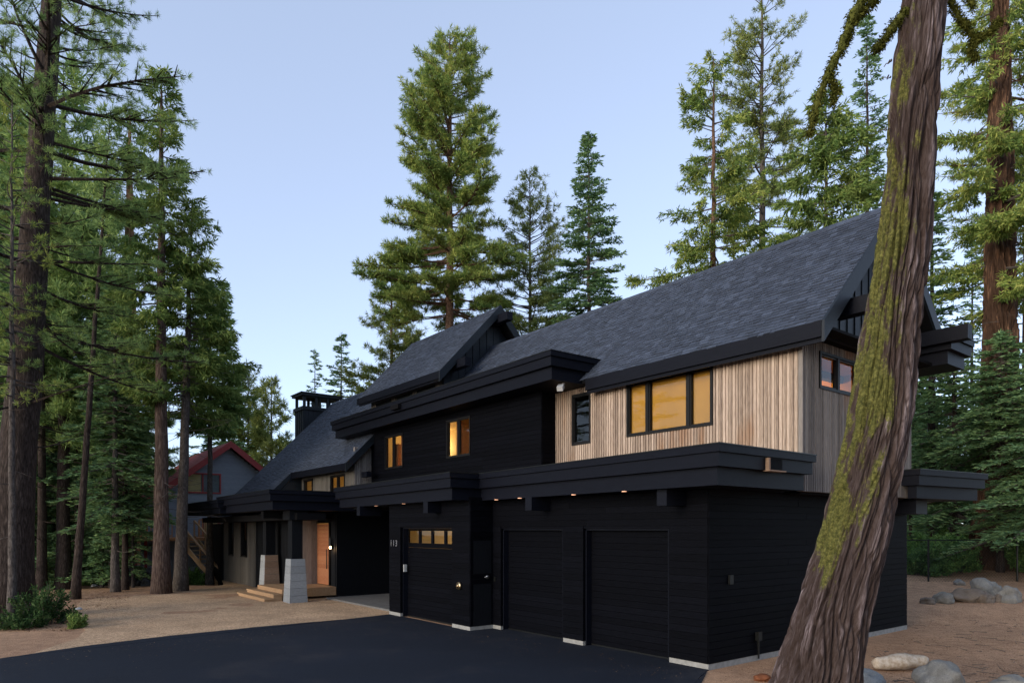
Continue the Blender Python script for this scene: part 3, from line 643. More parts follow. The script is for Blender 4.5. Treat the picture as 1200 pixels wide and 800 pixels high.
window((-29.85, -.8), X_, NY, 1.0, 1.8, 1.35, 3.12); window((-29.85, -.8), X_, NY, 3.1, 4.0, 1.35, 3.12)
wall('screen_wall', M['charv'], (-31.6, -.9), X_, 1.72, -.3, 3.0, NY, [], 'board')
wall('wing_return_wall', M['greywood'], (-19.6, -.8), Y_, 1.0, 0, 3.5, NX, [], 'board')
wall('entry_wall', M['charv'], (-22, .2), X_, 4.2, .0, 3.6, NY, [(1.25, 1.85, .5, 3.1), (2.16, 3.75, .42, 2.98)], 'board')
b = MB(); b.box(-17.8, -11.0, 3.2, 3.3, -.1, 3.6); b.box(-17.82, -17.7, .2, 3.2, -.1, 3.6); b.box(-17.8, -11.0, .3, 3.2, 3.47, 3.52); b.box(-29.6, -19.8, -.6, -.5, -.2, 3.4); b.build_each('recess_wall', M['charv'], house)
window((-22, .2), X_, NY, 1.25, 1.85, .5, 3.1)
room(-21.9, -18.0, .4, 3, .2, 3.3, M['cream']); light(-20.6, 1.6, 2.9, 8, .2, (1, .72, .38))
d = MB(); n = 15
for i in range(n): d.box(-19.84 + .06, -18.31, .16, .2, .45 + i * .166, .45 + (i + 1) * .166 - .004)
dd = d.build('front_door', M['doorwood'], house)
d = MB(); d.box(-19.84, -19.78, .12, .25, .44, 2.98); d.box(-18.31, -18.25, .12, .25, .44, 2.98); d.box(-19.84, -18.25, .12, .25, 2.945, 3.0); d.build('door_frame', M['frame'], dd)
d = MB(); d.tube([(-18.46, .10, 1.1), (-18.46, .10, 1.9)], [.018, .018], 8); d.build('handle', M['blackmetal'], dd)
for x in (-20.03, -18.03):
    b = MB(); b.box(x - .05, x + .05, .10, .178, 1.9, 2.1); b.tube([(x, .08, 2.02), (x, .08, 2.36)], [.055, .05], 12); q = b.build('wall_lamp', M['blackmetal'], house)
    b = MB(); b.tube([(x, .08, 1.93), (x, .08, 2.02)], [.045, .045], 12); b.build('lamp_glass', M['lamp'], q)
    light(x, .0, 1.88, .9, .04, (1, .6, .3))
canopy('porch_roof', [(-16.25, -2.95), (-16.25, 1.15), (-24.0, 1.15), (-24.0, -2.7)], 4.10)
canopy('porch_roof', [(-22.9, -2.95), (-22.9, -.95), (-29.8, -1.4), (-29.8, -2.85)], 3.96, ((0, .12), (.05, .2), (.15, .25)))
b = MB(); b.box(-29.7, -16.4, -1.9, -.8, 3.05, 3.30); b.box(-18.2, -17.95, -2.6, .1, 3.12, 3.41); b.build_each('porch_beam', M['soffit'], house)
for (px_, py_, mt) in ((-16.95, -1.75, 'pier'), (-21.35, -1.25, 'piertan')):
    b = MB(); n = 6; H_ = 1.62
    for i in range(n):
        a0, a1 = .34 - .075 * i / n, .34 - .075 * (i + .97) / n; z0, z1 = H_ * i / n - (.1 if i == 0 else 0), H_ * (i + .97) / n
        b.hexa([(px_ - a0, py_ - a0, z0), (px_ + a0, py_ - a0, z0), (px_ + a0, py_ + a0, z0), (px_ - a0, py_ + a0, z0)], [(px_ - a1, py_ - a1, z1), (px_ + a1, py_ - a1, z1), (px_ + a1, py_ + a1, z1), (px_ - a1, py_ + a1, z1)])
    q = b.build('porch_pier', M['pier'], house)
    if mt == 'piertan':
        b2 = MB()
        for i in range(n):
            a0 = .345 - .075 * i / n; a1 = .345 - .075 * (i + .97) / n; z0, z1 = H_ * i / n, H_ * (i + .97) / n
            b2.hexa([(px_ + a0, py_ - a0 + .01, z0), (px_ + a0 + .012, py_ - a0 + .01, z0), (px_ + a0 + .012, py_ + a0, z0), (px_ + a0, py_ + a0, z0)], [(px_ + a1, py_ - a1 + .01, z1), (px_ + a1 + .012, py_ - a1 + .01, z1), (px_ + a1 + .012, py_ + a1, z1), (px_ + a1, py_ + a1, z1)])
        b2.build('pier_face', M['piertan'], q)
    b = MB(); w0, w1 = .2, .26; b.hexa([(px_ - w0, py_ - w0, H_), (px_ + w0, py_ - w0, H_), (px_ + w0, py_ + w0, H_), (px_ - w0, py_ + w0, H_)], [(px_ - w0, py_ - w0, 3.05), (px_ + w0, py_ - w0, 3.05), (px_ + w0, py_ + w0, 3.05), (px_ - w0, py_ + w0, 3.05)])
    b.box(px_ - .34, px_ + .34, py_ - .34, py_ + .34, 3.052, 3.40); b.build('porch_column', M['charv'], house)
b = MB()
for i in range(14): b.box(-20.6, -17.72, -1.95 + i * .152, -1.95 + (i + 1) * .152 - .006, .385, .425)
b.box(-20.6, -17.73, -1.98, -1.952, .10, .423); b.box(-17.718, -17.69, -1.96, .17, .10, .423); b.box(-20.5, -17.8, -1.9, .15, .1, .38)
dk = b.build('porch_deck', M['deckwood'], house)
for i, (y, z) in enumerate(((-2.32, .27), (-2.66, .13))):
    b = MB(); b.box(-20.9 - .1 * i, -17.6, y - .02, y + .33, z - .045, z); b.box(-20.85, -17.65, y, y + .32, .01, z - .047); b.build('step', M['deckwood'], dk)
b = MB(); b.box(-17.3, -11.5, -.4, 3.1, -.05, .07); b.build('entry_slab', M['slab'], house)
# chimney
b = MB(); cx0, cx1, cy0, cy1 = -32.7, -31.35, 4.1, 6.3
def ring_boards(b, z0, z1, o=0):
    b.box(cx0 - o, cx1 + o, cy0 - o, cy1 + o, z0, z1)
ring_boards(b, -.3, 9.78)
for y in np.arange(cy0 + .03, cy1, .28): b.box(cx1, cx1 + .03, y, y + .05, 8, 9.78)
for x in np.arange(cx0 + .02, cx1, .32): b.box(x, x + .05, cy0 - .03, cy0, 8, 9.78)
ch = b.build('chimney', M['batten'], house)
b = MB(); ring_boards(b, 9.78, 9.98, .10)
for x in (cx0, cx1 - .14):
    for y in (cy0, cy0 + .72, cy0 + 1.44, cy1 - .14): b.box(x, x + .14, y, y + .14, 9.982, 10.55)
b.box(cx0 + .02, cx1 - .02, cy0 + 1.0, cy0 + 1.05, 9.982, 10.55) 
b.build('chimney_lantern', M['batten'], ch)
b = MB(); ring_boards(b, 10.552, 10.62, .0); ring_boards(b, 10.622, 10.74, .16); ring_boards(b, 10.742, 10.80, .22); b.build('chimney_cap', M['batten'], ch)

# ------------------------------------------------------------------ trees
def norm(a): return a / np.maximum(np.linalg.norm(a, axis=1, keepdims=True), 1e-6)
def quads(P, D, L, Wd, flat=0.0):
    n = len(P); Rn = rng.normal(size=(n, 3)); 
    S = norm(np.cross(D, Rn))
    if flat > 0:
        F = np.cross(D, np.array([0, 0, 1.0])); S = norm(S * (1 - flat) + norm(F) * flat)
    L = L[:, None]; Wd = Wd[:, None]; V = np.empty((n, 4, 3))
    V[:, 0] = P; V[:, 1] = P + D * L * .45 + S * Wd / 2; V[:, 2] = P + D * L; V[:, 3] = P + D * L * .45 - S * Wd / 2
    return V.reshape(-1, 3)
def make_tree(name, H, R, cb, style, seed, tr, bark, leaf, nb=110, lean=(0, 0), dead=8, dens=1.0, lsc=1.0, gap=.25, curve=0, topw=None, trunk_seg=12, azbias=None, nsc=1.0, wsc=1.0, wide=1.0):
    global rng
    rnd = random.Random(seed); rng = np.random.default_rng(seed)
    root = empty(name); R *= {'pine': 1.32, 'fir': 1.22, 'cedar': 1.4}[style] * wide; nb = int(nb * 1.3); dens *= 1.35; lsc *= 1.12
    def tp(t):     # trunk centre at height fraction t
        return np.array([lean[0] * t + curve * math.sin(t * 3.1), lean[1] * t, H * t])
    pts = []; rad = []
    for i in range(22):
        t = i / 21; pts.append(tuple(tp(t) + np.array([rnd.gauss(0, .02), rnd.gauss(0, .02), 0]) * H * .03))
        rad.append(max(.02, tr * ((1 - t) ** .8 * .95 + .05) * (1 + .45 * math.exp(-t * H / .9))))
    mb = MB(); pts[0] = (pts[0][0], pts[0][1], -.35); mb.tube(pts, rad, trunk_seg); mb.build('trunk', bark, root, True)
    br = MB(); LV = []
    for k in range(nb + dead):
        isdead = k >= nb
        if isdead: t = cb * rnd.uniform(.35, 1.05)
        else:
            u = (k + rnd.random()) / nb; t = cb + (1 - cb) * (u ** (.92))
        tt = max(0, (t - cb) / (1 - cb))
        if style == 'pine': prof = (1 - tt) ** .68 * (.70 + .30 * math.sin(min(1, tt * 2.2) * math.pi / 2)) 
        elif style == 'cedar': prof = (1 - tt) ** .75 * (.62 + .38 * min(1, tt * 4))
        else: prof = (1 - tt) ** .88
        az = rnd.uniform(0, 2 * math.pi) if azbias is None else azbias[0] + rnd.gauss(0, azbias[1])
        sec = .62 + .38 * (.5 + .5 * math.sin(az * 2 + seed + tt * 9) )
        Lb = R * prof * rnd.uniform(.62, 1.12) * (sec if style != 'fir' else (.85 + .15 * sec)) + .18
        if rnd.random() < gap * (1 - .6 * tt): Lb *= rnd.uniform(.25, .6)
        if isdead: Lb = R * rnd.uniform(.2, .7)
        if style == 'pine': a = .02 + .75 * tt ** 1.6 - .25 * (1 - tt); b = .16
        elif style == 'cedar': a = -.12 - .3 * (1 - tt) + .75 * tt ** 2; b = .22
        else: a = -.10 - .22 * (1 - tt) + .65 * tt ** 3; b = -.04
        if isdead: a = rnd.uniform(-.45, .1); b = rnd.uniform(-.1, .3)
        a += rnd.gauss(0, .08)
        d = np.array([math.cos(az), math.sin(az), 0]); B = tp(t)
        wig = rnd.gauss(0, .08) * Lb; side = np.array([-d[1], d[0], 0])
        f = lambda s: B + d * Lb * s + side * wig * math.sin(s * 3) + np.array([0, 0, 1]) * Lb * (a * s + b * s * s)
        r0 = min(tr * .33, .012 + Lb * .014) * (.5 if isdead else 1)
        n = 5; br.tube([f(i / (n - 1)) for i in range(n)], [r0 * (1 - .85 * i / (n - 1)) for i in range(n)], 4, False)
        if isdead:
            for _ in range(3):
                s0 = rnd.uniform(.3, .9); q = f(s0); e = q + (d * .6 + side * rnd.choice((-1, 1)) * .7 + np.array([0, 0, rnd.gauss(-.1, .3)])) * Lb * .28
                br.tube([q, e], [r0 * .4, r0 * .12], 3, False)
            continue
        if style == 'pine':
            m = max(2, int(Lb * 3.4 * dens)); ss = np.sort(rng.uniform(.30, 1.0, m)); ss[-1] = 1
            for s0 in ss:
                q = f(s0); sl = (.25 + .35 * Lb * (1.05 - s0)) * rnd.uniform(.5, 1.1); sg = rnd.choice((-1, 1))
                if s0 == 1: sl *= .5
                dd = d * .75 + side * sg * rnd.uniform(.3, .9) + np.array([0, 0, rnd.uniform(.0, .4)]); dd /= np.linalg.norm(dd)
                if sl > .35: br.tube([q, q + dd * sl], [r0 * .35, r0 * .12], 3, False)
                c = max(1, int(sl / .22)); C0 = q + dd * np.linspace(.35, 1, c)[:, None] * sl + rng.normal(0, .05, (c, 3))
                nn = int(17 * nsc); P = np.repeat(C0, nn, 0); D = norm(dd * .55 + rng.normal(0, .62, (c * nn, 3)) + np.array([0, 0, .25]))
                LV.append(quads(P, D, rng.uniform(.17, .33, c * nn) * lsc, np.full(c * nn, .030 * lsc * wsc)))
        elif style == 'fir':
            m = max(4, int(Lb * 7 * dens)); ss = rng.uniform(.12, 1.0, m)
            P0 = np.array([f(s) for s in ss]); sg = rng.choice((-1, 1), m)[:, None]
            TD = norm(d * .8 + side * sg * rng.uniform(.5, 1.0, (m, 1)) + rng.normal(0, .08, (m, 3)) + np.array([0, 0, -.08])); TL = (.14 + .40 * Lb * (1.02 - ss) * (.5 + ss)) * rng.uniform(.7, 1.1, m)
            st = np.maximum(2, (TL / .13).astype(int)); idx = np.repeat(np.arange(m), st)
            w = np.concatenate([np.linspace(.1, 1, x) for x in st]); P = P0[idx] + TD[idx] * (TL[idx] * w)[:, None]
            for sgn in (-1, 1, 0):
                D = norm(TD[idx] * .8 + np.cross(TD[idx], [0, 0, 1.0]) * sgn * .75 + rng.normal(0, .18, (len(P), 3)))
                LV.append(quads(P, D, rng.uniform(.13, .24, len(P)) * lsc, np.full(len(P), .062 * lsc), .55))
        else:
            m = max(3, int(Lb * 5.5 * dens)); ss = rng.uniform(.22, 1.0, m)
            for s0 in ss:
                q = f(s0); sl = (.2 + .28 * Lb * (1.1 - s0)) * rnd.uniform(.6, 1.2); sg = rnd.choice((-1, 1))
                dd = d * .7 + side * sg * rnd.uniform(.2, .9) + np.array([0, 0, rnd.uniform(-.35, .15)]); dd /= np.linalg.norm(dd)
                c = max(2, int(sl / .15)); C0 = q + dd * np.linspace(.1, 1, c)[:, None] * sl
                nn = 10; P = np.repeat(C0, nn, 0) + rng.normal(0, .045, (c * nn, 3)); D = norm(dd * .7 + rng.normal(0, .5, (c * nn, 3)) + np.array([0, 0, -.28]))
                LV.append(quads(P, D, rng.uniform(.14, .30, c * nn) * lsc, np.full(c * nn, .046 * lsc), .2))
    if style == 'fir':   # leader
        for t in np.linspace(.93, 1.0, 8):
            P = np.repeat(tp(t)[None], 10, 0); LV.append(quads(P, norm(rng.normal(0, .6, (10, 3)) + np.array([0, 0, .3])), np.full(10, .28), np.full(10, .06)))
    br.build('branches', M['twig'] if style != 'pine' else bark, root)
    if LV:
        V = np.concatenate(LV); npmesh('crown', V, 4, leaf, root)
    return root
NQ = [0]
def place(root, px, Z, dz=0, rz=0, sc=None):
    x, y = pw(px, Z); root.location = (x, y, gz(x, y) + dz); root.rotation_euler = (0, 0, rz)
    if sc: root.scale = sc
    return root
def hero(name, label, px, Z, top, style, Rpx, cb, seed, trpx, bark, leaf, group=None, leanpx=0, cat='tree', **kw):
    x, y = pw(px, Z); g = gz(x, y); H = zat(top, Z) - g; R = Rpx / 800 * Z; tr = trpx / 800 * Z / 2
    lx = leanpx / 800 * Z
    r = make_tree(name, H, R, cb, style, seed, tr, M[bark], M[leaf], lean=(S_ * lx, C_ * lx), **kw)
    r.location = (x, y, g); tag(r, label, cat, group); return r
G1 = 'trees rising behind the house'
hero('pine_tree', 'tallest full green pine with a reddish trunk, rising behind the upper gable', 527, 46, 42, 'pine', 74, .47, 11, 16, 'barkpine', 'pine', G1, wide=1.36, nb=185, dead=8, dens=1.45, lsc=1.25, gap=.32)
hero('pine_tree', 'pale slender pine directly right of the tallest pine', 621, 50, 203, 'pine', 50, .26, 12, 8, 'barkgrey', 'olive', G1, wide=1.5, nb=180, dead=6, dens=.9, lsc=1.25, gap=.2)
hero('fir_tree', 'pointed dark green fir standing alone above the main roof ridge', 690, 44, 158, 'fir', 47, .22, 13, 9, 'barkgrey', 'fir', G1, wide=1.6, nb=230, dead=2, dens=.85, lsc=1.35)
hero('pine_tree', 'open olive pine low behind the upper gable, left of the tallest pine', 459, 56, 300, 'pine', 62, .2, 14, 9, 'barkpine', 'olive', G1, nb=150, dead=5, dens=1.0, lsc=1.4)
hero('fir_tree', 'small grey-green fir standing just right of the chimney', 400, 58, 392, 'fir', 44, .1, 15, 5, 'barkdark', 'fir', G1, nb=130, dead=0, dens=.8, lsc=1.5)
hero('fir_tree', 'narrow little spire of a fir above the chimney top', 369, 66, 411, 'fir', 19, .1, 16, 4, 'barkdark', 'fir', G1, nb=80, dead=0, dens=.5, lsc=1.5)
hero('cedar_tree', 'sparse cedar with bare curling lower limbs, left of the tall thin pine pair', 836, 36, 66, 'cedar', 84, .42, 17, 13, 'barkpine', 'pine', G1, nb=90, dead=34, dens=.8, lsc=1.1, gap=.35)
hero('pine_tree', 'very tall airy pine running out of the top of the picture above the roof', 893, 46, -40, 'pine', 84, .36, 18, 13, 'barkgrey', 'olive', G1, nb=125, dead=30, dens=.95, lsc=1.15, gap=.2)
hero('cedar_tree', 'bright yellow-green cedar just above the ridge beside the leaning trunk', 968, 29, 108, 'cedar', 96, .34, 19, 12, 'barkgrey', 'cedar', G1, nb=120, dead=10, dens=1.0, lsc=1.2, gap=.35)
hero('fir_tree', 'slim spire fir rising behind the bright cedar by the leaning trunk', 1016, 42, 22, 'fir', 46, .3, 20, 9, 'barkdark', 'fir', G1, nb=170, dead=8, dens=.6, lsc=1.3)
hero('fir_tree', 'dark fir seen low through the gap between bright cedar and roof', 860, 52, 250, 'fir', 40, .2, 21, 9, 'barkdark', 'fir', G1, nb=120, dead=2, dens=.6, lsc=1.6)
# right edge
G2 = 'trees beyond the garden on the right'
hero('fir_tree', 'dark fir peeping out right behind the leaning trunk over the gable', 1092, 36, 225, 'fir', 52, .2, 30, 11, 'barkdark', 'fir', G2, nb=170, dead=2, dens=.75, lsc=1.3)
hero('fir_tree', 'distant thin fir with a pointed top between leaning trunk and great cedar', 1139, 56, 284, 'fir', 30, .15, 31, 6, 'barkdark', 'fir', G2, nb=130, dead=0, dens=.5, lsc=1.6)
hero('fir_tree', 'low spreading dark fir in front of the great cedar trunk', 1232, 27, 385, 'fir', 90, .22, 32, 11, 'barkdark', 'fir', G2, nb=150, dead=0, dens=1.0, lsc=1.05)
hero('fir_tree', 'bushy young fir whose boughs cross the great cedar trunk', 1172, 29.4, 392, 'fir', 62, .50, 36, 7, 'barkdark', 'fir', G2, nb=110, dead=0, dens=1.0, lsc=1.1)
hero('fir_tree', 'drooping fir behind the gable eave, left of the great cedar', 1118, 33, 400, 'fir', 78, .2, 33, 10, 'barkdark', 'fir', G2, nb=120, dead=0, dens=.85, lsc=1.2)
hero('pine_tree', 'high branched pine at the right edge with a pale upper trunk', 1206, 37, -120, 'pine', 105, .42, 34, 18, 'barkpine', 'pine', G2, nb=150, dead=26, dens=.75, lsc=1.2, gap=.3)
hero('fir_tree', 'fir cropped by the right edge of the picture below the great cedar', 1245, 34, 330, 'fir', 90, .12, 35, 14, 'barkdark', 'fir', G2, nb=150, dead=0, dens=.8, lsc=1.3)
# left side
G3 = 'trees around the left forecourt'
hero('cedar_tree', 'tall cedar with a bare lower trunk at the gravel edge, before the red roofed house', 189, 28.8, 84, 'cedar', 56, .44, 40, 18, 'bark', 'cedar', G3, nb=95, dead=26, dens=.8, lsc=1.1, gap=.45, trunk_seg=20)
hero('cedar_tree', 'thinner cedar close beside the tall one, its green sprays over the red roof', 211, 30, 236, 'cedar', 60, .46, 41, 14, 'barkgrey', 'cedar', G3, leanpx=14, nb=90, dead=22, dens=.95, lsc=1.1, gap=.2, trunk_seg=16)
hero('cedar_tree', 'old cedar with an orange trunk, left of the tall cedar', 152, 42, 130, 'cedar', 44, .62, 42, 26, 'barkorange', 'cedar', G3, nb=50, dead=14, dens=.7, lsc=1.4, gap=.3)
hero('fir_tree', 'young full fir with low soft boughs left of the tall cedar', 135, 29.5, 330, 'fir', 56, .24, 43, 9, 'barkgrey', 'fir', G3, nb=150, dead=6, dens=.85, lsc=1.15)
hero('leaning_tree', 'slender bare grey trunk leaning right, in front of the young fir', 88, 26.5, 130, 'pine', 16, .74, 44, 9, 'barkdark', 'pinedark', G3, leanpx=42, nb=60, dead=14, dens=.7)
hero('fir_tree', 'pointed fir against the sky behind the cedars, right side of the left wood', 262, 62, 332, 'fir', 40, .1, 45, 8, 'barkdark', 'fir', G3, nb=170, dead=0, dens=.6, lsc=1.8)
hero('cedar_tree', 'small fresh green cedar filling in below the taller one at the wood edge', 246, 36, 340, 'cedar', 40, .52, 46, 8, 'barkgrey', 'cedar', G3, nb=100, dead=4, dens=.8, lsc=1.3)
hero('pine_tree', 'leftmost sunlit pale tree above the neighbour roof', 291, 64, 436, 'pine', 46, .08, 47, 6, 'barkgrey', 'olive', G3, nb=120, dead=0, dens=.9, lsc=1.9)
hero('pine_tree', 'rightmost sunlit pale tree next to the chimney', 318, 60, 446, 'pine', 44, .08, 48, 6, 'barkgrey', 'olive', G3, nb=120, dead=0, dens=.9, lsc=1.8)
hero('fir_tree', 'lower green fir between the sunlit pale trees and the cedar', 268, 52, 470, 'fir', 34, .08, 49, 6, 'barkdark', 'fir', G3, nb=110, dead=0, dens=.6, lsc=1.7)
# great near pine on the left, needles hanging in front of its trunk
x, y = pw(8, 20.8)
r = make_tree('great_pine', 29, 5.2, .26, 'pine', 60, .56, M['barkdark'], M['pinedark'], lean=(S_ * 2.1, C_ * 2.1), nb=112, dead=14, dens=1.15, lsc=.62, gap=.4, trunk_seg=20, nsc=2.1, wsc=.62)
r.location = (x, y, gz(x, y)); tag(r, 'great dark pine nearest the viewer at the left edge, trunk thick as a door', 'tree', G3)
hero('pine_sapling_tree', 'yellow-green pine whose soft boughs cover the great pine trunk', 14, 19.2, 120, 'pine', 62, .42, 61, 9, 'barkgrey', 'pine', G3, nb=60, dead=4, dens=.9, lsc=.58, gap=.3, nsc=2.1, wsc=.6)
hero('fir_tree', 'fir cropped by the left edge behind the great pine', -52, 25, 60, 'fir', 70, .25, 62, 14, 'barkdark', 'fir', G3, nb=120, dead=2, dens=.8, lsc=1.1)

# background woods: a few kinds, copied
protos = [make_tree('fir_tree', 22, 3.0, .22, 'fir', 70, .26, M['barkdark'], M['fir'], nb=150, dead=8, dens=.55, lsc=1.9),
          make_tree('fir_tree', 17, 2.6, .12, 'fir', 71, .2, M['barkgrey'], M['fir'], nb=130, dead=3, dens=.55, lsc=1.9),
          make_tree('pine_tree', 26, 3.4, .38, 'pine', 72, .34, M['barkdark'], M['pinedark'], nb=130, dead=16, dens=.8, lsc=1.8),
          make_tree('cedar_tree', 20, 2.8, .25, 'cedar', 73, .3, M['bark'], M['shrub'], nb=110, dead=10, dens=.7, lsc=1.8)]
LB = ['dark straight conifer standing deep in the shaded wood', 'shorter full bodied conifer in the shaded wood', 'bare stemmed pine with a high crown in the shaded wood', 'broad green cedar standing back in the shaded wood']
used = [False] * 4
def bgtree(px, Z, k, s, side):
    o = protos[k] if not used[k] else copy_tree(protos[k])
    used[k] = True
    x, y = pw(px, Z); o.location = (x, y, gz(x, y) - .1); rr = random.uniform(0, 6.28); o.rotation_euler = (0, 0, rr); o.scale = (s, s, s * random.uniform(.92, 1.1))
    tag(o, LB[k] + side, 'tree', 'woodland conifers, kind %s' % ('straight', 'full', 'bare stemmed', 'broad')[k] + side); return o
R_ = random.Random(9)
for i in range(44):
    Z = R_.choice((31, 35, 38, 44, 50, 56, 64, 72)) + R_.uniform(-2, 2); px = R_.uniform(-60, 175 if Z < 50 else 262)
    k = R_.choice((0, 0, 1, 1, 2, 3)); s = R_.uniform(.75, 1.15)
    s *= 1 if px < 45 else (.78 if px < 120 else .6)
    bgtree(px, Z, k, s, ' on the left')
for i in range(11):      # low young firs filling the gaps between the trunks
    tag(bgtree(R_.uniform(20, 175), R_.uniform(31, 40), 1, R_.uniform(.34, .55), ' on the left'), 'small young fir filling the gaps between the tall trunks on the left', 'tree', 'young firs between the left trunks')
for i in range(24):
    Z = R_.choice((36, 42, 48, 56, 64)) + R_.uniform(-2, 2); px = R_.uniform(1065, 1290)
    bgtree(px, Z, R_.choice((0, 1, 1, 3)), R_.uniform(.42, .62) * Z / 44, ' on the right')
# woods behind the neighbour house and far hillside of trees
for i in range(16):
    Z = R_.uniform(54, 85); px = R_.uniform(170, 350)
    bgtree(px, Z, R_.choice((0, 1, 3)), R_.uniform(.45, .6), ' on the left')

# the wood carries on behind the viewer: it shades the forecourt and shows mirrored in the windows
for i in range(9):
    a = .35 + i * .15; D_ = R_.uniform(23, 31)
    X, Z = math.sin(a) * D_ * 1.1, -math.cos(a) * D_ + 3; k = R_.choice((0, 0, 2, 3)); o = copy_tree(protos[k]); s_ = R_.uniform(.85, 1.15)
    x, y = cw(X, Z); o.location = (x, y, -.1); o.rotation_euler = (0, 0, R_.uniform(0, 6)); o.scale = (s_ * 1.2, s_ * 1.2, s_)
    tag(o, 'tall conifer of the wood opposite the house, seen only mirrored in its windows', 'tree', 'conifers mirrored in the windows')

# low bushes -------------------------------------------------------
def make_bush(name, seed, r, h, leaf, stems=26, lsc=1.0, n=26):
    global rng
    rng = np.random.default_rng(seed); rnd = random.Random(seed); root = empty(name); br = MB(); LV = []
    for k in range(stems):
        az = rnd.uniform(0, 6.28); o = rnd.uniform(.1, 1) ** .7 * r; hh = h * rnd.uniform(.3, 1.25) * (1 - .35 * (o / r) ** 2)
        b0 = np.array([math.cos(az) * o * .35, math.sin(az) * o * .35, -.1]); e = np.array([math.cos(az) * o, math.sin(az) * o, hh])
        mid = (b0 + e) / 2 + np.array([0, 0, hh * .18]); br.tube([b0, mid, e], [.018, .012, .004], 4, False)
        s = rng.uniform(.3, 1, n)[:, None]; P = b0 * (1 - s) ** 2 + 2 * mid * s * (1 - s) + e * s ** 2
        P = np.repeat(P, 6, 0) + rng.normal(0, .05 * lsc, (n * 6, 3)); D = norm(rng.normal(0, .7, (n * 6, 3)) + (e - b0) / np.linalg.norm(e - b0) * .5)
        LV.append(quads(P, D, rng.uniform(.07, .15, n * 6) * lsc, np.full(n * 6, .05 * lsc), .3))
    br.build('stems', M['twig'], root); npmesh('foliage', np.concatenate(LV), 4, leaf, root); return root
b1 = make_bush('bush', 80, 1.0, 1.05, M['bushleaf'], 40, .9, 15); place(b1, 50, 19.4); tag(b1, 'bushy dark green shrub at the foot of the great pine', 'shrub', 'shrubs by the driveway edge')
b2 = make_bush('bush', 81, .7, .5, M['bushleaf'], 26, .9, 13); place(b2, 24, 18.6); tag(b2, 'low green shrub at the far left corner of the gravel', 'shrub', 'shrubs by the driveway edge')
b3 = make_bush('bush', 82, .28, .32, M['cedar'], 14, .7); place(b3, 88, 18.7); tag(b3, 'tiny bright yellow-green tuft beside the driveway', 'shrub', 'shrubs by the driveway edge')
pb = make_bush('bush', 83, 1.6, 1.8, M['shrub'], 60, 1.5, 22)
spots = [(1072, 29), (1098, 29), (1110, 30), (1090, 32), (1120, 33), (1142, 36), (1196, 35), (1222, 29), (1068, 35), (1235, 32), (1100, 38), (1140, 40), (1180, 40), (1215, 38), (1080, 44), (1160, 46), (1120, 46)]
for i, (px, Z) in enumerate(spots):
    o = pb if i == 0 else copy_tree(pb); x, y = pw(px, Z); o.location = (x, y, gz(x, y) - .1); o.rotation_euler = (0, 0, i * 1.7); s = .6 + .45 * ((i * 37) % 10) / 10; o.scale = (s, s, s)
    tag(o, 'leafy green bush in the thicket beyond the wire fence', 'shrub', 'bushes of the thicket beyond the fence')
lb_ = make_bush('bush', 84, 1.2, 1.1, M['shrub'], 40, 1.4, 18)
spots = [(70, 33), (100, 36), (20, 31), (125, 39), (45, 38), (160, 44), (-10, 36), (85, 46), (130, 50), (228, 37), (40, 50), (180, 52)]
for i, (px, Z) in enumerate(spots):
    o = lb_ if i == 0 else copy_tree(lb_); x, y = pw(px, Z); o.location = (x, y, gz(x, y) - .1); o.rotation_euler = (0, 0, i * 2.3); s = .6 + .4 * ((i * 53) % 10) / 10; o.scale = (s, s, s)
    tag(o, 'low green undergrowth bush between the trunks of the left wood', 'shrub', 'undergrowth bushes of the left wood')

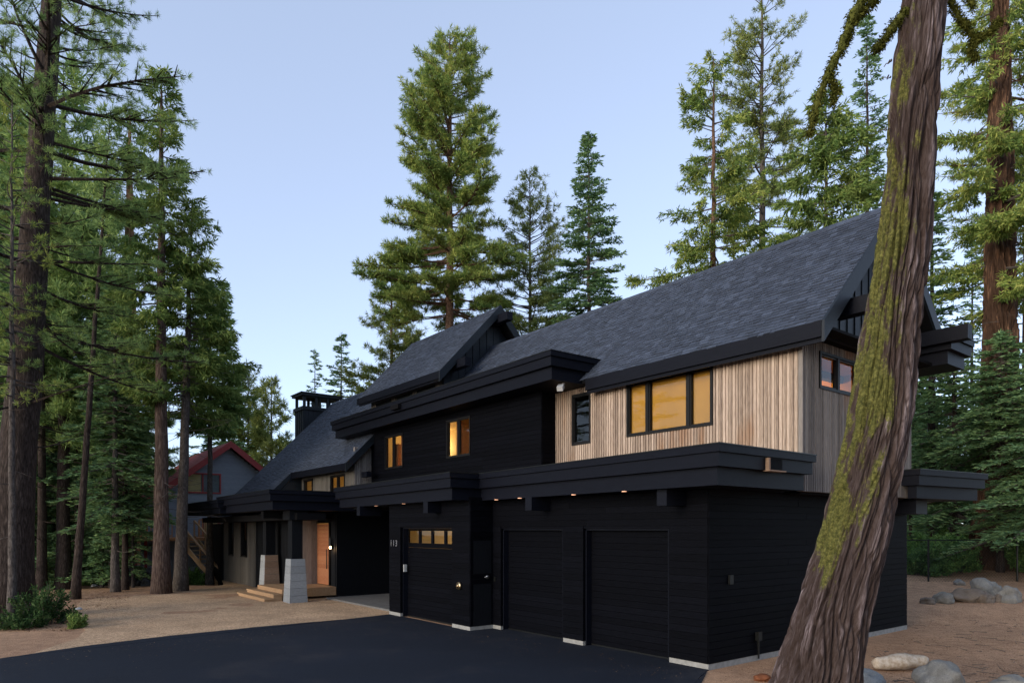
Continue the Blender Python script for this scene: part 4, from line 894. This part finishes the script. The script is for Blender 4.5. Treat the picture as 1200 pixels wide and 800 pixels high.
# great cedar, right: flared fluted trunk --------------------------------
def furrowed(name, path, radii, rings, segs, amp, seed, mat, parent, flute=7, moss=None, flare=None, freq=7.5):
    """trunk with deep upright furrows as real relief; path(t), radii(t)"""
    vs = []; ms = []; cc = []; dp_ = []
    P = [Vector(path(i / (rings - 1))) for i in range(rings)]
    for i in range(rings):
        t = i / (rings - 1); r = radii(t); h = P[i].z
        for k in range(segs):
            a = 2 * math.pi * k / segs; ca, sa = math.cos(a), math.sin(a)
            tw = a + .012 * h
            q = Vector((math.cos(tw) * r, math.sin(tw) * r, 0)); cc += [q.x, q.y, h]
            w = noise.noise(Vector((q.x * 2.2, q.y * 2.2, h * .55 + seed))) * .16
            q2 = Vector((q.x * freq + w * 5, q.y * freq + w * 5, h * .40 + seed))
            n1 = abs(noise.noise(q2)); n2 = abs(noise.noise(q2 * 2.3 + Vector((5, 3, h * .4)))); n3 = noise.noise(Vector((q.x * 26, q.y * 26, h * 4.5)))
            rid = min(1, n1 * 6.0); r2 = min(1, n2 * 4.5); d = -(1 - rid) ** 1.5 * .95 - (1 - r2) ** 1.5 * .42 + (n1 * .5 - .1) + n3 * .26 + .35 * noise.noise(Vector((q.x * 14, q.y * 14, h * 1.1)))
            fl = (flare(t, a) if flare else 0)
            rr = r * (1 + fl) + amp * d
            vs.append((P[i].x + ca * rr, P[i].y + sa * rr, P[i].z)); ms.append((moss(t, a, d, h) if moss else 0)); dp_.append(d)
    fs = [(i * segs + k, i * segs + (k + 1) % segs, (i + 1) * segs + (k + 1) % segs, (i + 1) * segs + k) for i in range(rings - 1) for k in range(segs)]
    me = bpy.data.meshes.new(name); me.from_pydata(vs, [], fs); me.materials.append(mat)
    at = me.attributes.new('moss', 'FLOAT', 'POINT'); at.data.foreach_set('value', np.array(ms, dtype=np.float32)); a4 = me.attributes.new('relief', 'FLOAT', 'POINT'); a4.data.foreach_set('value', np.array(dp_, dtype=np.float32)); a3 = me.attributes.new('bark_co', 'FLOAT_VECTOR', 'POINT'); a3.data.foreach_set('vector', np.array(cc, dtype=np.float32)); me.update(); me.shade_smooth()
    o = bpy.data.objects.new(name, me); COL.objects.link(o); o.parent = parent; return o
gc = hero('great_cedar', 'great old cedar with a flared fluted base behind the wire fence', 1172, 31, -150, 'cedar', 92, .38, 90, 34, 'barkorange', 'pine', G2, nb=105, dead=26, dens=.8, lsc=1.1, gap=.35, trunk_seg=20)
for c in list(gc.children):
    if c.name.startswith('trunk'): bpy.data.objects.remove(c)
Rg = 42 / 800 * 31 / 2
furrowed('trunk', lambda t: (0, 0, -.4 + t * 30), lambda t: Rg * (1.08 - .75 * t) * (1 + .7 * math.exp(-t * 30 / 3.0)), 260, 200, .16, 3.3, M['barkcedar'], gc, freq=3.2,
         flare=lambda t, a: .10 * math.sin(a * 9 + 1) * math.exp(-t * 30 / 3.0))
# the leaning trunk in the foreground -----------------------------------
LZ = 9.6
cen = [(862, 945, 122), (800, 955, 103), (720, 972, 90), (640, 996, 83), (580, 1010, 80), (500, 1027, 75), (400, 1041, 70), (300, 1055, 62), (200, 1065, 56.5), (100, 1071, 55), (0, 1081, 51), (-120, 1093, 48), (-260, 1105, 42)]
bx, by = pw(945, LZ); bz = gz(bx, by)
lt = empty('leaning_cedar', (bx, by, bz)); tag(lt, 'thick leaning moss streaked trunk right in front of the garages', 'tree')
zz = [zat(c[0], LZ) for c in cen]; cxs = [(c[1] + 2 - 600) / 800 * LZ for c in cen]; rr_ = [c[2] / 800 * LZ / 2 for c in cen]
X0 = (945 - 600) / 800 * LZ
def lpath(t):
    z = zz[0] + (zz[-1] - zz[0]) * t; X = np.interp(z, zz, cxs) - X0; return (S_ * X, C_ * X, z - bz)
def lrad(t): return float(np.interp(zz[0] + (zz[-1] - zz[0]) * t, zz, rr_)) * .90
def lmoss(t, a, d, h):
    # a measured in world; left side as seen = -R direction
    side = -(math.cos(a) * S_ + math.sin(a) * C_)              # 1 on the left flank
    front = -(math.cos(a) * -C_ + math.sin(a) * S_)
    m = .16 + .58 * max(0, side * .80 + front * .35)
    hz = h + bz
    m *= sst(1.0, 2.6, hz) * (1 - .35 * sst(6.6, 8.4, hz)); return m + max(-.12, min(.05, d * .22))
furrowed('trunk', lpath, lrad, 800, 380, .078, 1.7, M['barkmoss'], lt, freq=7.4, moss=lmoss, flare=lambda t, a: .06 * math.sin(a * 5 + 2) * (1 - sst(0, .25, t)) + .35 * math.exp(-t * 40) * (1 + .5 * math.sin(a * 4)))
def pp(px, py, Z=LZ):
    X = (px - 600) / 800 * Z; x, y = cw(X, Z); return Vector((x - bx, y - by, zat(py, Z) - bz))
def limb(name, pts, r0, r1, mat, fuzz=True, seed=0):
    rnd = random.Random(seed); P = []
    for i in range(len(pts) - 1):
        for s in np.linspace(0, 1, 9)[:-1]: P.append(pts[i].lerp(pts[i + 1], s) + Vector((rnd.gauss(0, .012), rnd.gauss(0, .012), rnd.gauss(0, .012))))
    P.append(pts[-1]); n = len(P); mb = MB(); R = [(r0 + (r1 - r0) * i / (n - 1)) * rnd.uniform(.75, 1.3) for i in range(n)]
    mb.tube(P, R, 9); o = mb.build(name, mat, lt, True)
    if fuzz:
        LVs = []; r = np.random.default_rng(seed)
        for p_, rad in zip(P, R):
            k = 60; D = norm(r.normal(size=(k, 3)) + np.array([0, 0, -.3])); base = np.array(p_) + D * rad * .85 + r.normal(0, .02, (k, 3))
            global rng
            LVs.append(quads(base, norm(D + r.normal(0, .5, (k, 3)) + np.array([0, 0, -.5])), r.uniform(.025, .07, k), np.full(k, .018)))
        npmesh('moss_fringe', np.concatenate(LVs), 4, M['mossleaf'], o)
    return o
M['mossleaf'] = leaf_mat('moss_fringe', (.03, .034, .010), (.07, .075, .016), (.13, .13, .03))
limb('limb', [pp(1062, -60), pp(1022, -22), pp(1000, 18), pp(985, 60), pp(968, 92), pp(954, 130), pp(948, 158)], .075, .028, M['mossy'], seed=1)
limb('limb', [pp(1060, -40), pp(1028, -5), pp(1012, 12), pp(998, 28), pp(990, 52)], .05, .02, M['mossy'], seed=2)
limb('limb', [pp(972, 84), pp(980, 104), pp(976, 122)], .03, .01, M['mossy'], seed=7)
limb('limb', [pp(1143, 45), pp(1138, 58), pp(1142, 70)], .025, .008, M['mossy'], seed=8)
limb('limb', [pp(1062, 12), pp(1048, 30), pp(1034, 50), pp(1026, 58)], .055, .03, M['mossy'], seed=3)
limb('limb', [pp(1090, -30), pp(1116, 6), pp(1128, 26), pp(1143, 45), pp(1160, 36), pp(1172, 24)], .04, .015, M['mossy'], seed=4)
limb('limb', [pp(1100, -60), pp(1128, -25), pp(1140, 8)], .055, .025, M['mossy'], seed=5)
for (a, b_) in (((1043, 150), (1030, 154)), ((1045, 70), (1036, 78)), ((1044, 90), (1034, 92)), ((1095, 60), (1106, 52))):
    limb('twig', [pp(*a), pp(*b_)], .012, .004, M['twig'], False, 6)

# rocks, logs, litter ------------------------------------------------------
def rock(name, label, px, py, wpx, hpx, Z=None, mat='rock', seed=1, cat='rock', group='stones on the bare ground', deep=.8, rot=0):
    """py = pixel row where the stone meets the ground"""
    Z = Z or 800 * CZ / (py - 620)
    for _ in range(6):
        x, y = pw(px, Z); Z = 800 * (CZ - gz(x, y)) / (py - 620)
    x, y = pw(px, Z); w, h = wpx / 800 * Z, hpx / 800 * Z
    import bmesh
    bm = bmesh.new(); bmesh.ops.create_icosphere(bm, subdivisions=4, radius=1)
    for v in bm.verts:
        c = v.co.copy(); n = noise.noise(c * 1.1 + Vector((seed * 7.1, 0, 0))) * .30 + noise.noise(c * 2.6 + Vector((seed, 3, 0))) * .12 + noise.noise(c * 5 + Vector((seed, 3, 0))) * .05 + noise.noise(c * 13 + Vector((seed, 3, 0))) * .018
        # flatten a few facets
        for f in range(5):
            fd = Vector((math.sin(f * 2.1 + seed), math.cos(f * 1.7 + seed * 2), math.sin(f * 3.3 + seed) * .7)).normalized(); dd = c.dot(fd)
            if dd > .72: n -= (dd - .72) * .7
        v.co = c * (1 + n)
        v.co = Vector((v.co.x * w / 2, v.co.y * w / 2 * deep, v.co.z * h * .68 + h * .28))
    me = bpy.data.meshes.new(name); bm.to_mesh(me); bm.free(); me.materials.append(M[mat]); me.shade_smooth()
    o = bpy.data.objects.new(name, me); COL.objects.link(o); o.location = (x, y, gz(x, y)); o.rotation_euler = (0, 0, TH + rot)
    return tag(o, label, cat, group)
rock('boulder', 'large rounded grey boulder in the bottom right foreground', 1100, 806, 56, 36, seed=2)
rock('boulder', 'blue-grey flat stone against the foot of the leaning trunk', 1018, 806, 42, 24, mat='rockblue', seed=5)
rock('boulder', 'pale flat stone cropped at the lower right corner', 1190, 803, 52, 13, mat='rock', seed=7)
rock('boulder', 'biggest squarish grey boulder of the row below the fence', 1155, 700, 34, 24, seed=3)
rock('boulder', 'tan boulder directly left of the squarish grey one', 1131, 708, 34, 17, mat='rocktan', seed=4)
rock('boulder', 'tan lump directly under the squarish grey boulder', 1153, 710, 24, 13, mat='rocktan', seed=9)
rock('boulder', 'smooth grey stone at the right end of the row', 1183, 707, 26, 19, seed=8)
rock('boulder', 'small brown stone tucked right of the squarish boulder', 1169, 709, 10, 10, mat='rocktan', seed=10)
rock('boulder', 'grey wedge stone in the middle of the row', 1106, 708, 22, 14, seed=11)
rock('boulder', 'small reddish stone at the left end of the row', 1087, 709, 16, 8, mat='rocktan', seed=12)
rock('boulder', 'tiny pale stone resting behind the row', 1124, 695, 12, 7, seed=13)
# bleached chunk of log
x, y = pw(1055, 800 * 2.7 / (785 - 620)); lg = empty('log_chunk', (x, y, gz(x, y)), TH + math.radians(14)); tag(lg, 'short bleached split log lying between the two boulders', 'log')
mb = MB(); n = 26; sg = 18; L = 1.0
for i in range(n + 1):
    t = i / n; r = .15 * (1 - .35 * abs(t - .55) * 1.6) * (1 if 0 < i < n else .8)
    for k in range(sg):
        a = 2 * math.pi * k / sg; q = r * (1 + .25 * noise.noise(Vector((t * 2.2, math.cos(a) * 1.6, math.sin(a) * 1.6))) + .12 * noise.noise(Vector((t * 9, math.cos(a) * 5, math.sin(a) * 5))))
        mb.v.append((-L / 2 + L * t, math.cos(a) * q * 1.1, .15 + .04 * t + math.sin(a) * q))
mb.f = [(i * sg + k, i * sg + (k + 1) % sg, (i + 1) * sg + (k + 1) % sg, (i + 1) * sg + k) for i in range(n) for k in range(sg)] + [tuple(range(sg))[::-1], tuple(range(n * sg, n * sg + sg))]
mb.build('log', M['log'], lg, True)
rock('bark_chunk', 'red-brown lump of rotten wood left of the leaning trunk', 893, 797, 22, 9, mat='rocktan', seed=21, cat='wood chunk', group=None)
bpy.data.objects['bark_chunk'].data.materials[0] = M['litterwood']
# stone pile by the neighbour's house
x0, y0 = pw(160, 34); k = 0
proto = rock('pile_stone', 'dark rounded stone in the heap before the red roofed house', 140, 684, 12, 10, mat='rockdark', seed=31, group='dark stones of the heap')
for row in range(4):
    for i in range(13 - row * 2):
        o = proto if k == 0 else proto.copy()
        if k: COL.objects.link(o)
        px = 136 + row * 4 + i * 4.3 + R_.uniform(-1.2, 1.2); x, y = pw(px, 33.5 + R_.uniform(-.5, .5) + row * .25)
        o.location = (x, y, gz(x, y) - .02 + row * .24); o.rotation_euler = (R_.uniform(-.5, .5), R_.uniform(-.5, .5), R_.uniform(0, 6)); s = R_.uniform(.5, .8); o.scale = (s, s, s); k += 1
for i, (px, py, w) in enumerate(((53, 682, 20), (110, 687, 8), (92, 714, 9))):
    rock('snow_patch', ['wide leftover snow patch among the left trunks', 'small snow scrap near the leaning grey trunk', 'thin white scrap on the gravel beside the bush'][i], px, py, w, 3, mat='snow', seed=40 + i, cat='snow patch', group='leftover patches of snow')
# litter: twigs, bark flakes and dry needles
def litter(name, n, fn, size, seed, kindlabel):
    r = np.random.default_rng(seed); P = []
    for _ in range(n): P.append(fn(r))
    P = np.array(P); D = norm(np.column_stack([r.normal(size=(n, 2)), r.normal(0, .16, n)])); global rng; rng = r
    V = quads(P, D, r.uniform(.4, 1.6, n) * size, r.uniform(.2, .6, n) * size, .7)
    o = npmesh(name, V, 4, M['litter']); tag(o, kindlabel, 'litter', kind='stuff'); return o
def f_right(r):
    Z = r.uniform(8.5, 27); px = r.uniform(830, 1230); x, y = pw(px, Z)
    while (x < .3 and -.2 < y < 9) or (x < .1 and y < 0): Z = r.uniform(8.5, 27); px = r.uniform(900, 1230); x, y = pw(px, Z)
    return (x, y, gz(x, y) + .015)
def f_left(r):
    Z = r.uniform(18, 40); px = r.uniform(-20, 150) * (1 if Z > 23 else .6); x, y = pw(px, Z); return (x, y, gz(x, y) + .02)
def f_grav(r):
    Z = r.uniform(17, 30); px = r.uniform(60, 450); x, y = pw(px, Z)
    while y > -1.0 or (px > 0 and 620 + 2160 / Z > 772 - px * .115): Z = r.uniform(19, 30); px = r.uniform(60, 450); x, y = pw(px, Z)
    return (x, y, .018)
litter('leaf_litter', 12000, f_right, .036, 1, 'dry bark flakes and needles scattered over the bare red ground on the right')
litter('leaf_litter', 7000, f_left, .07, 2, 'dry needles and twigs covering the floor of the left wood')
litter('leaf_litter', 1600, f_grav, .035, 3, 'few dry flakes scattered over the gravel forecourt')
def f_drive(r):
    while True:
        t = r.uniform(0, 1); px = r.uniform(0, 800); py = (772 - px * .112 if px < 455 else 722 + (px - 455) * .175) + abs(r.normal(0, 9)) + 1.5
        if py < 800: break
    x, y = gp(px, py); return (x, y, .026)
litter('needle_litter', 900, f_drive, .03, 5, 'dry needles blown onto the edge of the black driveway')
sticks = MB(); r_ = random.Random(4)
for i in range(160):
    Z = r_.uniform(9.5, 20); px = r_.uniform(1000, 1230); x, y = pw(px, Z)
    if x < .5 and y < 9: continue
    a = r_.uniform(0, 6.28); L = r_.uniform(.08, .4); z = gz(x, y)
    sticks.tube([(x, y, z + .015), (x + math.cos(a) * L, y + math.sin(a) * L, z + r_.uniform(.01, .05))], [.007, .003], 4)
tag(sticks.build('fallen_twigs', M['twig']), 'thin fallen twigs strewn around the stones', 'litter', kind='stuff')

# wire fence on the right -------------------------------------------------
fe = empty('wire_fence', (*pw(1110, 26), 0)); tag(fe, 'dark chain link fence with slim posts before the thicket', 'fence')
fx, fy = pw(1110, 26); ZF = 27.0
pa = Vector((*pw(1058, ZF), 0)); pb_ = Vector((*pw(1270, ZF - 1.0), 0)); top = 2.28
def F(p): return (p[0] - fx, p[1] - fy, p[2])
n = 5; posts = []
for i in range(n):
    q = pa.lerp(pb_, i / (n - 1) * 1.0); q = Vector((*pw([1030, 1088, 1146 + 46, 1192 + 58, 1310][i], ZF), 0)); g = gz(q.x, q.y)
    b = MB(); b.tube([F((q.x, q.y, g - .1)), F((q.x, q.y, top + .04))], [.035, .035], 10); b.build('post', M['blackmetal'], fe); posts.append(q)
b = MB(); b.tube([F((posts[0].x, posts[0].y, top)), F((posts[-1].x, posts[-1].y, top))], [.022, .022], 8); b.build('rail', M['blackmetal'], fe)
b = MB(); A, B = posts[0], posts[-1]; L = (B - A).length; dU = (B - A) / L; st = .12
k = -2.2
while k < L:
    for sg_ in (1, -1):
        s0, s1 = (k, k + 1.75) if sg_ > 0 else (k + 1.75, k); z0, z1 = .5, top
        if min(s0, s1) < 0 or max(s0, s1) > L: continue
        q0 = A + dU * s0; q1 = A + dU * s1; b.tube([F((q0.x, q0.y, z0)), F((q1.x, q1.y, z1))], [.0035, .0035], 3, False)
    k += st
b.build('wire_mesh', M['blackmetal'], fe)

# neighbour's house -------------------------------------------------------
nx, ny = pw(268, 42); NZ = -.65
nh = empty('neighbour_house', (nx, ny, NZ), TH); tag(nh, 'blue-grey gabled house with a dark red roof behind the cedars', 'house')
# local frame: camera right = +x, ahead = +y (rotation: camera right is at angle TH' from world x)
nh.rotation_euler = (0, 0, math.atan2(C_, S_))
nh.rotation_euler = (0, 0, math.atan2(C_, S_) + math.atan2(.6, .8))
def NB(): return MB()
apex = 7.9 - NZ; eav = 3.95 - NZ; hw = 5.0; dp = 10.0
b = NB(); ov = .5; sl = (apex - eav) / hw
b.add([(-hw + .4, 0, 0), (hw - .4, 0, 0), (hw - .4, 0, eav + .4 * sl - .2), (0, 0, apex - .2), (-hw + .4, 0, eav + .4 * sl - .2)] + [(-hw + .4, dp, 0), (hw - .4, dp, 0), (hw - .4, dp, eav + .2), (0, dp, apex - .2), (-hw + .4, dp, eav + .2)],
      [(0, 1, 2, 3, 4), (9, 8, 7, 6, 5), (0, 4, 9, 5), (1, 6, 7, 2), (4, 3, 8, 9), (3, 2, 7, 8)])
for i in range(46):
    z = .1 + i * .17
    half = hw - .4 if z < eav else (apex - .25 - z) / sl
    if half > .1: b.hexa([(-half, -.03, z), (half, -.03, z), (half, 0, z), (-half, 0, z)], [(-half, -.008, z + .165), (half, -.008, z + .165), (half, 0, z + .165), (-half, 0, z + .165)])
b.build('wall', M['bluegrey'], nh)
b = NB()
for s in (-1, 1):
    b.hexa([(s * hw, -ov, eav), (s * hw, dp + ov, eav), (0, dp + ov, apex), (0, -ov, apex)], [(s * hw, -ov, eav + .14), (s * hw, dp + ov, eav + .14), (0, dp + ov, apex + .14), (0, -ov, apex + .14)])
    y = -ov
    while y < dp + ov:
        b.hexa([(s * hw, y, eav + .14), (s * hw, y + .04, eav + .14), (0, y + .04, apex + .14), (0, y, apex + .14)], [(s * hw, y, eav + .18), (s * hw, y + .04, eav + .18), (0, y + .04, apex + .18), (0, y, apex + .18)]); y += .45
b.build('roof', M['neighroof'], nh)
b = NB()
for s in (-1, 1): b.hexa([(s * hw, -ov - .06, eav - .22), (s * hw, -ov - .005, eav - .22), (0, -ov - .005, apex - .22), (0, -ov - .06, apex - .22)], [(s * hw, -ov - .06, eav + .2), (s * hw, -ov - .005, eav + .2), (0, -ov - .005, apex + .2), (0, -ov - .06, apex + .2)])
b.box(-hw + .36, -hw + .52, -.06, -.032, 0, eav + .1); b.build('trim', M['red'], nh)
def nwin(xc, z0, z1, w, name='window'):
    b = NB(); t = .09
    b.box(xc - w / 2 - t, xc + w / 2 + t, -.09, -.035, z0 - t, z0); b.box(xc - w / 2 - t, xc + w / 2 + t, -.09, -.035, z1, z1 + t); b.box(xc - w / 2 - t, xc - w / 2, -.09, -.035, z0 + .002, z1 - .002); b.box(xc + w / 2, xc + w / 2 + t, -.09, -.035, z0 + .002, z1 - .002); b.box(xc - .04, xc + .04, -.085, -.035, z0 + .002, z1 - .002)
    q = b.build(name, M['red'], nh); g = NB(); g.box(xc - w / 2, xc + w / 2, -.05, -.04, z0, z1); g.build('pane', M['glass'], q)
    g = NB(); g.box(xc - w / 2, xc - .1, -.036, -.032, z0, z1); g.build('blind', M['cream'], q)
nwin(-1.5, 4.95 - NZ, 6.0 - NZ, 1.9); nwin(-.6, .9 + 1.3 - NZ, 3.3 - NZ, 1.7)
b = NB(); b.box(-4.25, -4.05, -.16, -.04, 3.2 - NZ, 3.55 - NZ); b.build('wall_lamp', M['blackmetal'], nh)
# deck with rails and stair
dz = 2.25 - NZ
b = NB(); b.box(-5.4, 2.2, -2.4, -.05, dz - .18, dz); b.build('deck', M['orangewood'], nh)
for x in (-5.3, -3.4, -1.4, 1.9):
    b = NB(); b.box(x, x + .14, -2.35, -2.21, 0, dz - .19); b.build('deck_post', M['orangewood'], nh)
def rail(p, q, hgt=1.0):
    b = NB(); p, q = Vector(p), Vector(q); L = (q - p).length; n = max(2, int(L / .16))
    b.bar(p + Vector((0, 0, hgt)), q + Vector((0, 0, hgt)), .1, .06); b.bar(p + Vector((0, 0, .1)), q + Vector((0, 0, .1)), .05, .07)
    for i in range(n + 1):
        c = p.lerp(q, i / n); w = .05 if i % 8 else .1; b.box(c.x - w / 2, c.x + w / 2, c.y - w / 2, c.y + w / 2, c.z + .03, c.z + hgt - .03)
    b.build('railing', M['orangewood'], nh)
rail((-5.35, -2.35, dz), (-3.6, -2.35, dz)); rail((-2.2, -2.35, dz), (2.1, -2.35, dz)); rail((-5.35, -2.3, dz), (-5.35, -.1, dz))
sa, sb = Vector((-2.9, -2.4, dz)), Vector((-1.2, -5.4, 0.0))
st_ = NB(); sd_ = (sb - sa); pr_ = Vector((sd_.y, -sd_.x, 0)).normalized() * .55
for i in range(13):
    c = sa.lerp(sb, i / 12.5); st_.hexa([c - pr_ - Vector((0, .14, .05)), c + pr_ - Vector((0, .14, .05)), c + pr_ + Vector((0, .14, -.05)), c - pr_ + Vector((0, .14, -.05))], [c - pr_ - Vector((0, .14, 0)), c + pr_ - Vector((0, .14, 0)), c + pr_ + Vector((0, .14, 0)), c - pr_ + Vector((0, .14, 0))])
st_.build('stair_treads', M['deckwood'], nh)
for s in (-1, 1):
    b = NB(); b.bar(sa + pr_ * s * 1.03, sb + pr_ * s * 1.03, .06, .26); b.bar(sa + pr_ * s * 1.03 + Vector((0, 0, .95)), sb + pr_ * s * 1.03 + Vector((0, 0, .95)), .1, .07)
    for i in range(5): c = sa.lerp(sb, i / 4) + pr_ * s * 1.03; b.box(c.x - .04, c.x + .04, c.y - .04, c.y + .04, c.z, c.z + .92)
    b.build('stair_rail', M['deckwood'], nh)
b = NB(); b.box(-8.4, -8.2, -.3, -.1, 0, 2.2); b.box(-5.2, -5.0, -.3, -.1, 0, 2.2); b.box(-8.4, -5.0, -.3, -.1, 2.202, 2.45); b.build('carport_frame', M['red'], nh)
b = NB(); b.box(-9.5, -4.62, -.05, dp * .5, 2.46, 2.6); b.box(-9.5, -4.62, 3.0, 3.1, 0, 2.45); b.build('carport', M['bluegrey'], nh)

tot = sum(len(o.data.polygons) for o in bpy.data.objects if o.type == 'MESH'); print('OBJECTS', len(bpy.data.objects), 'POLYS', tot)
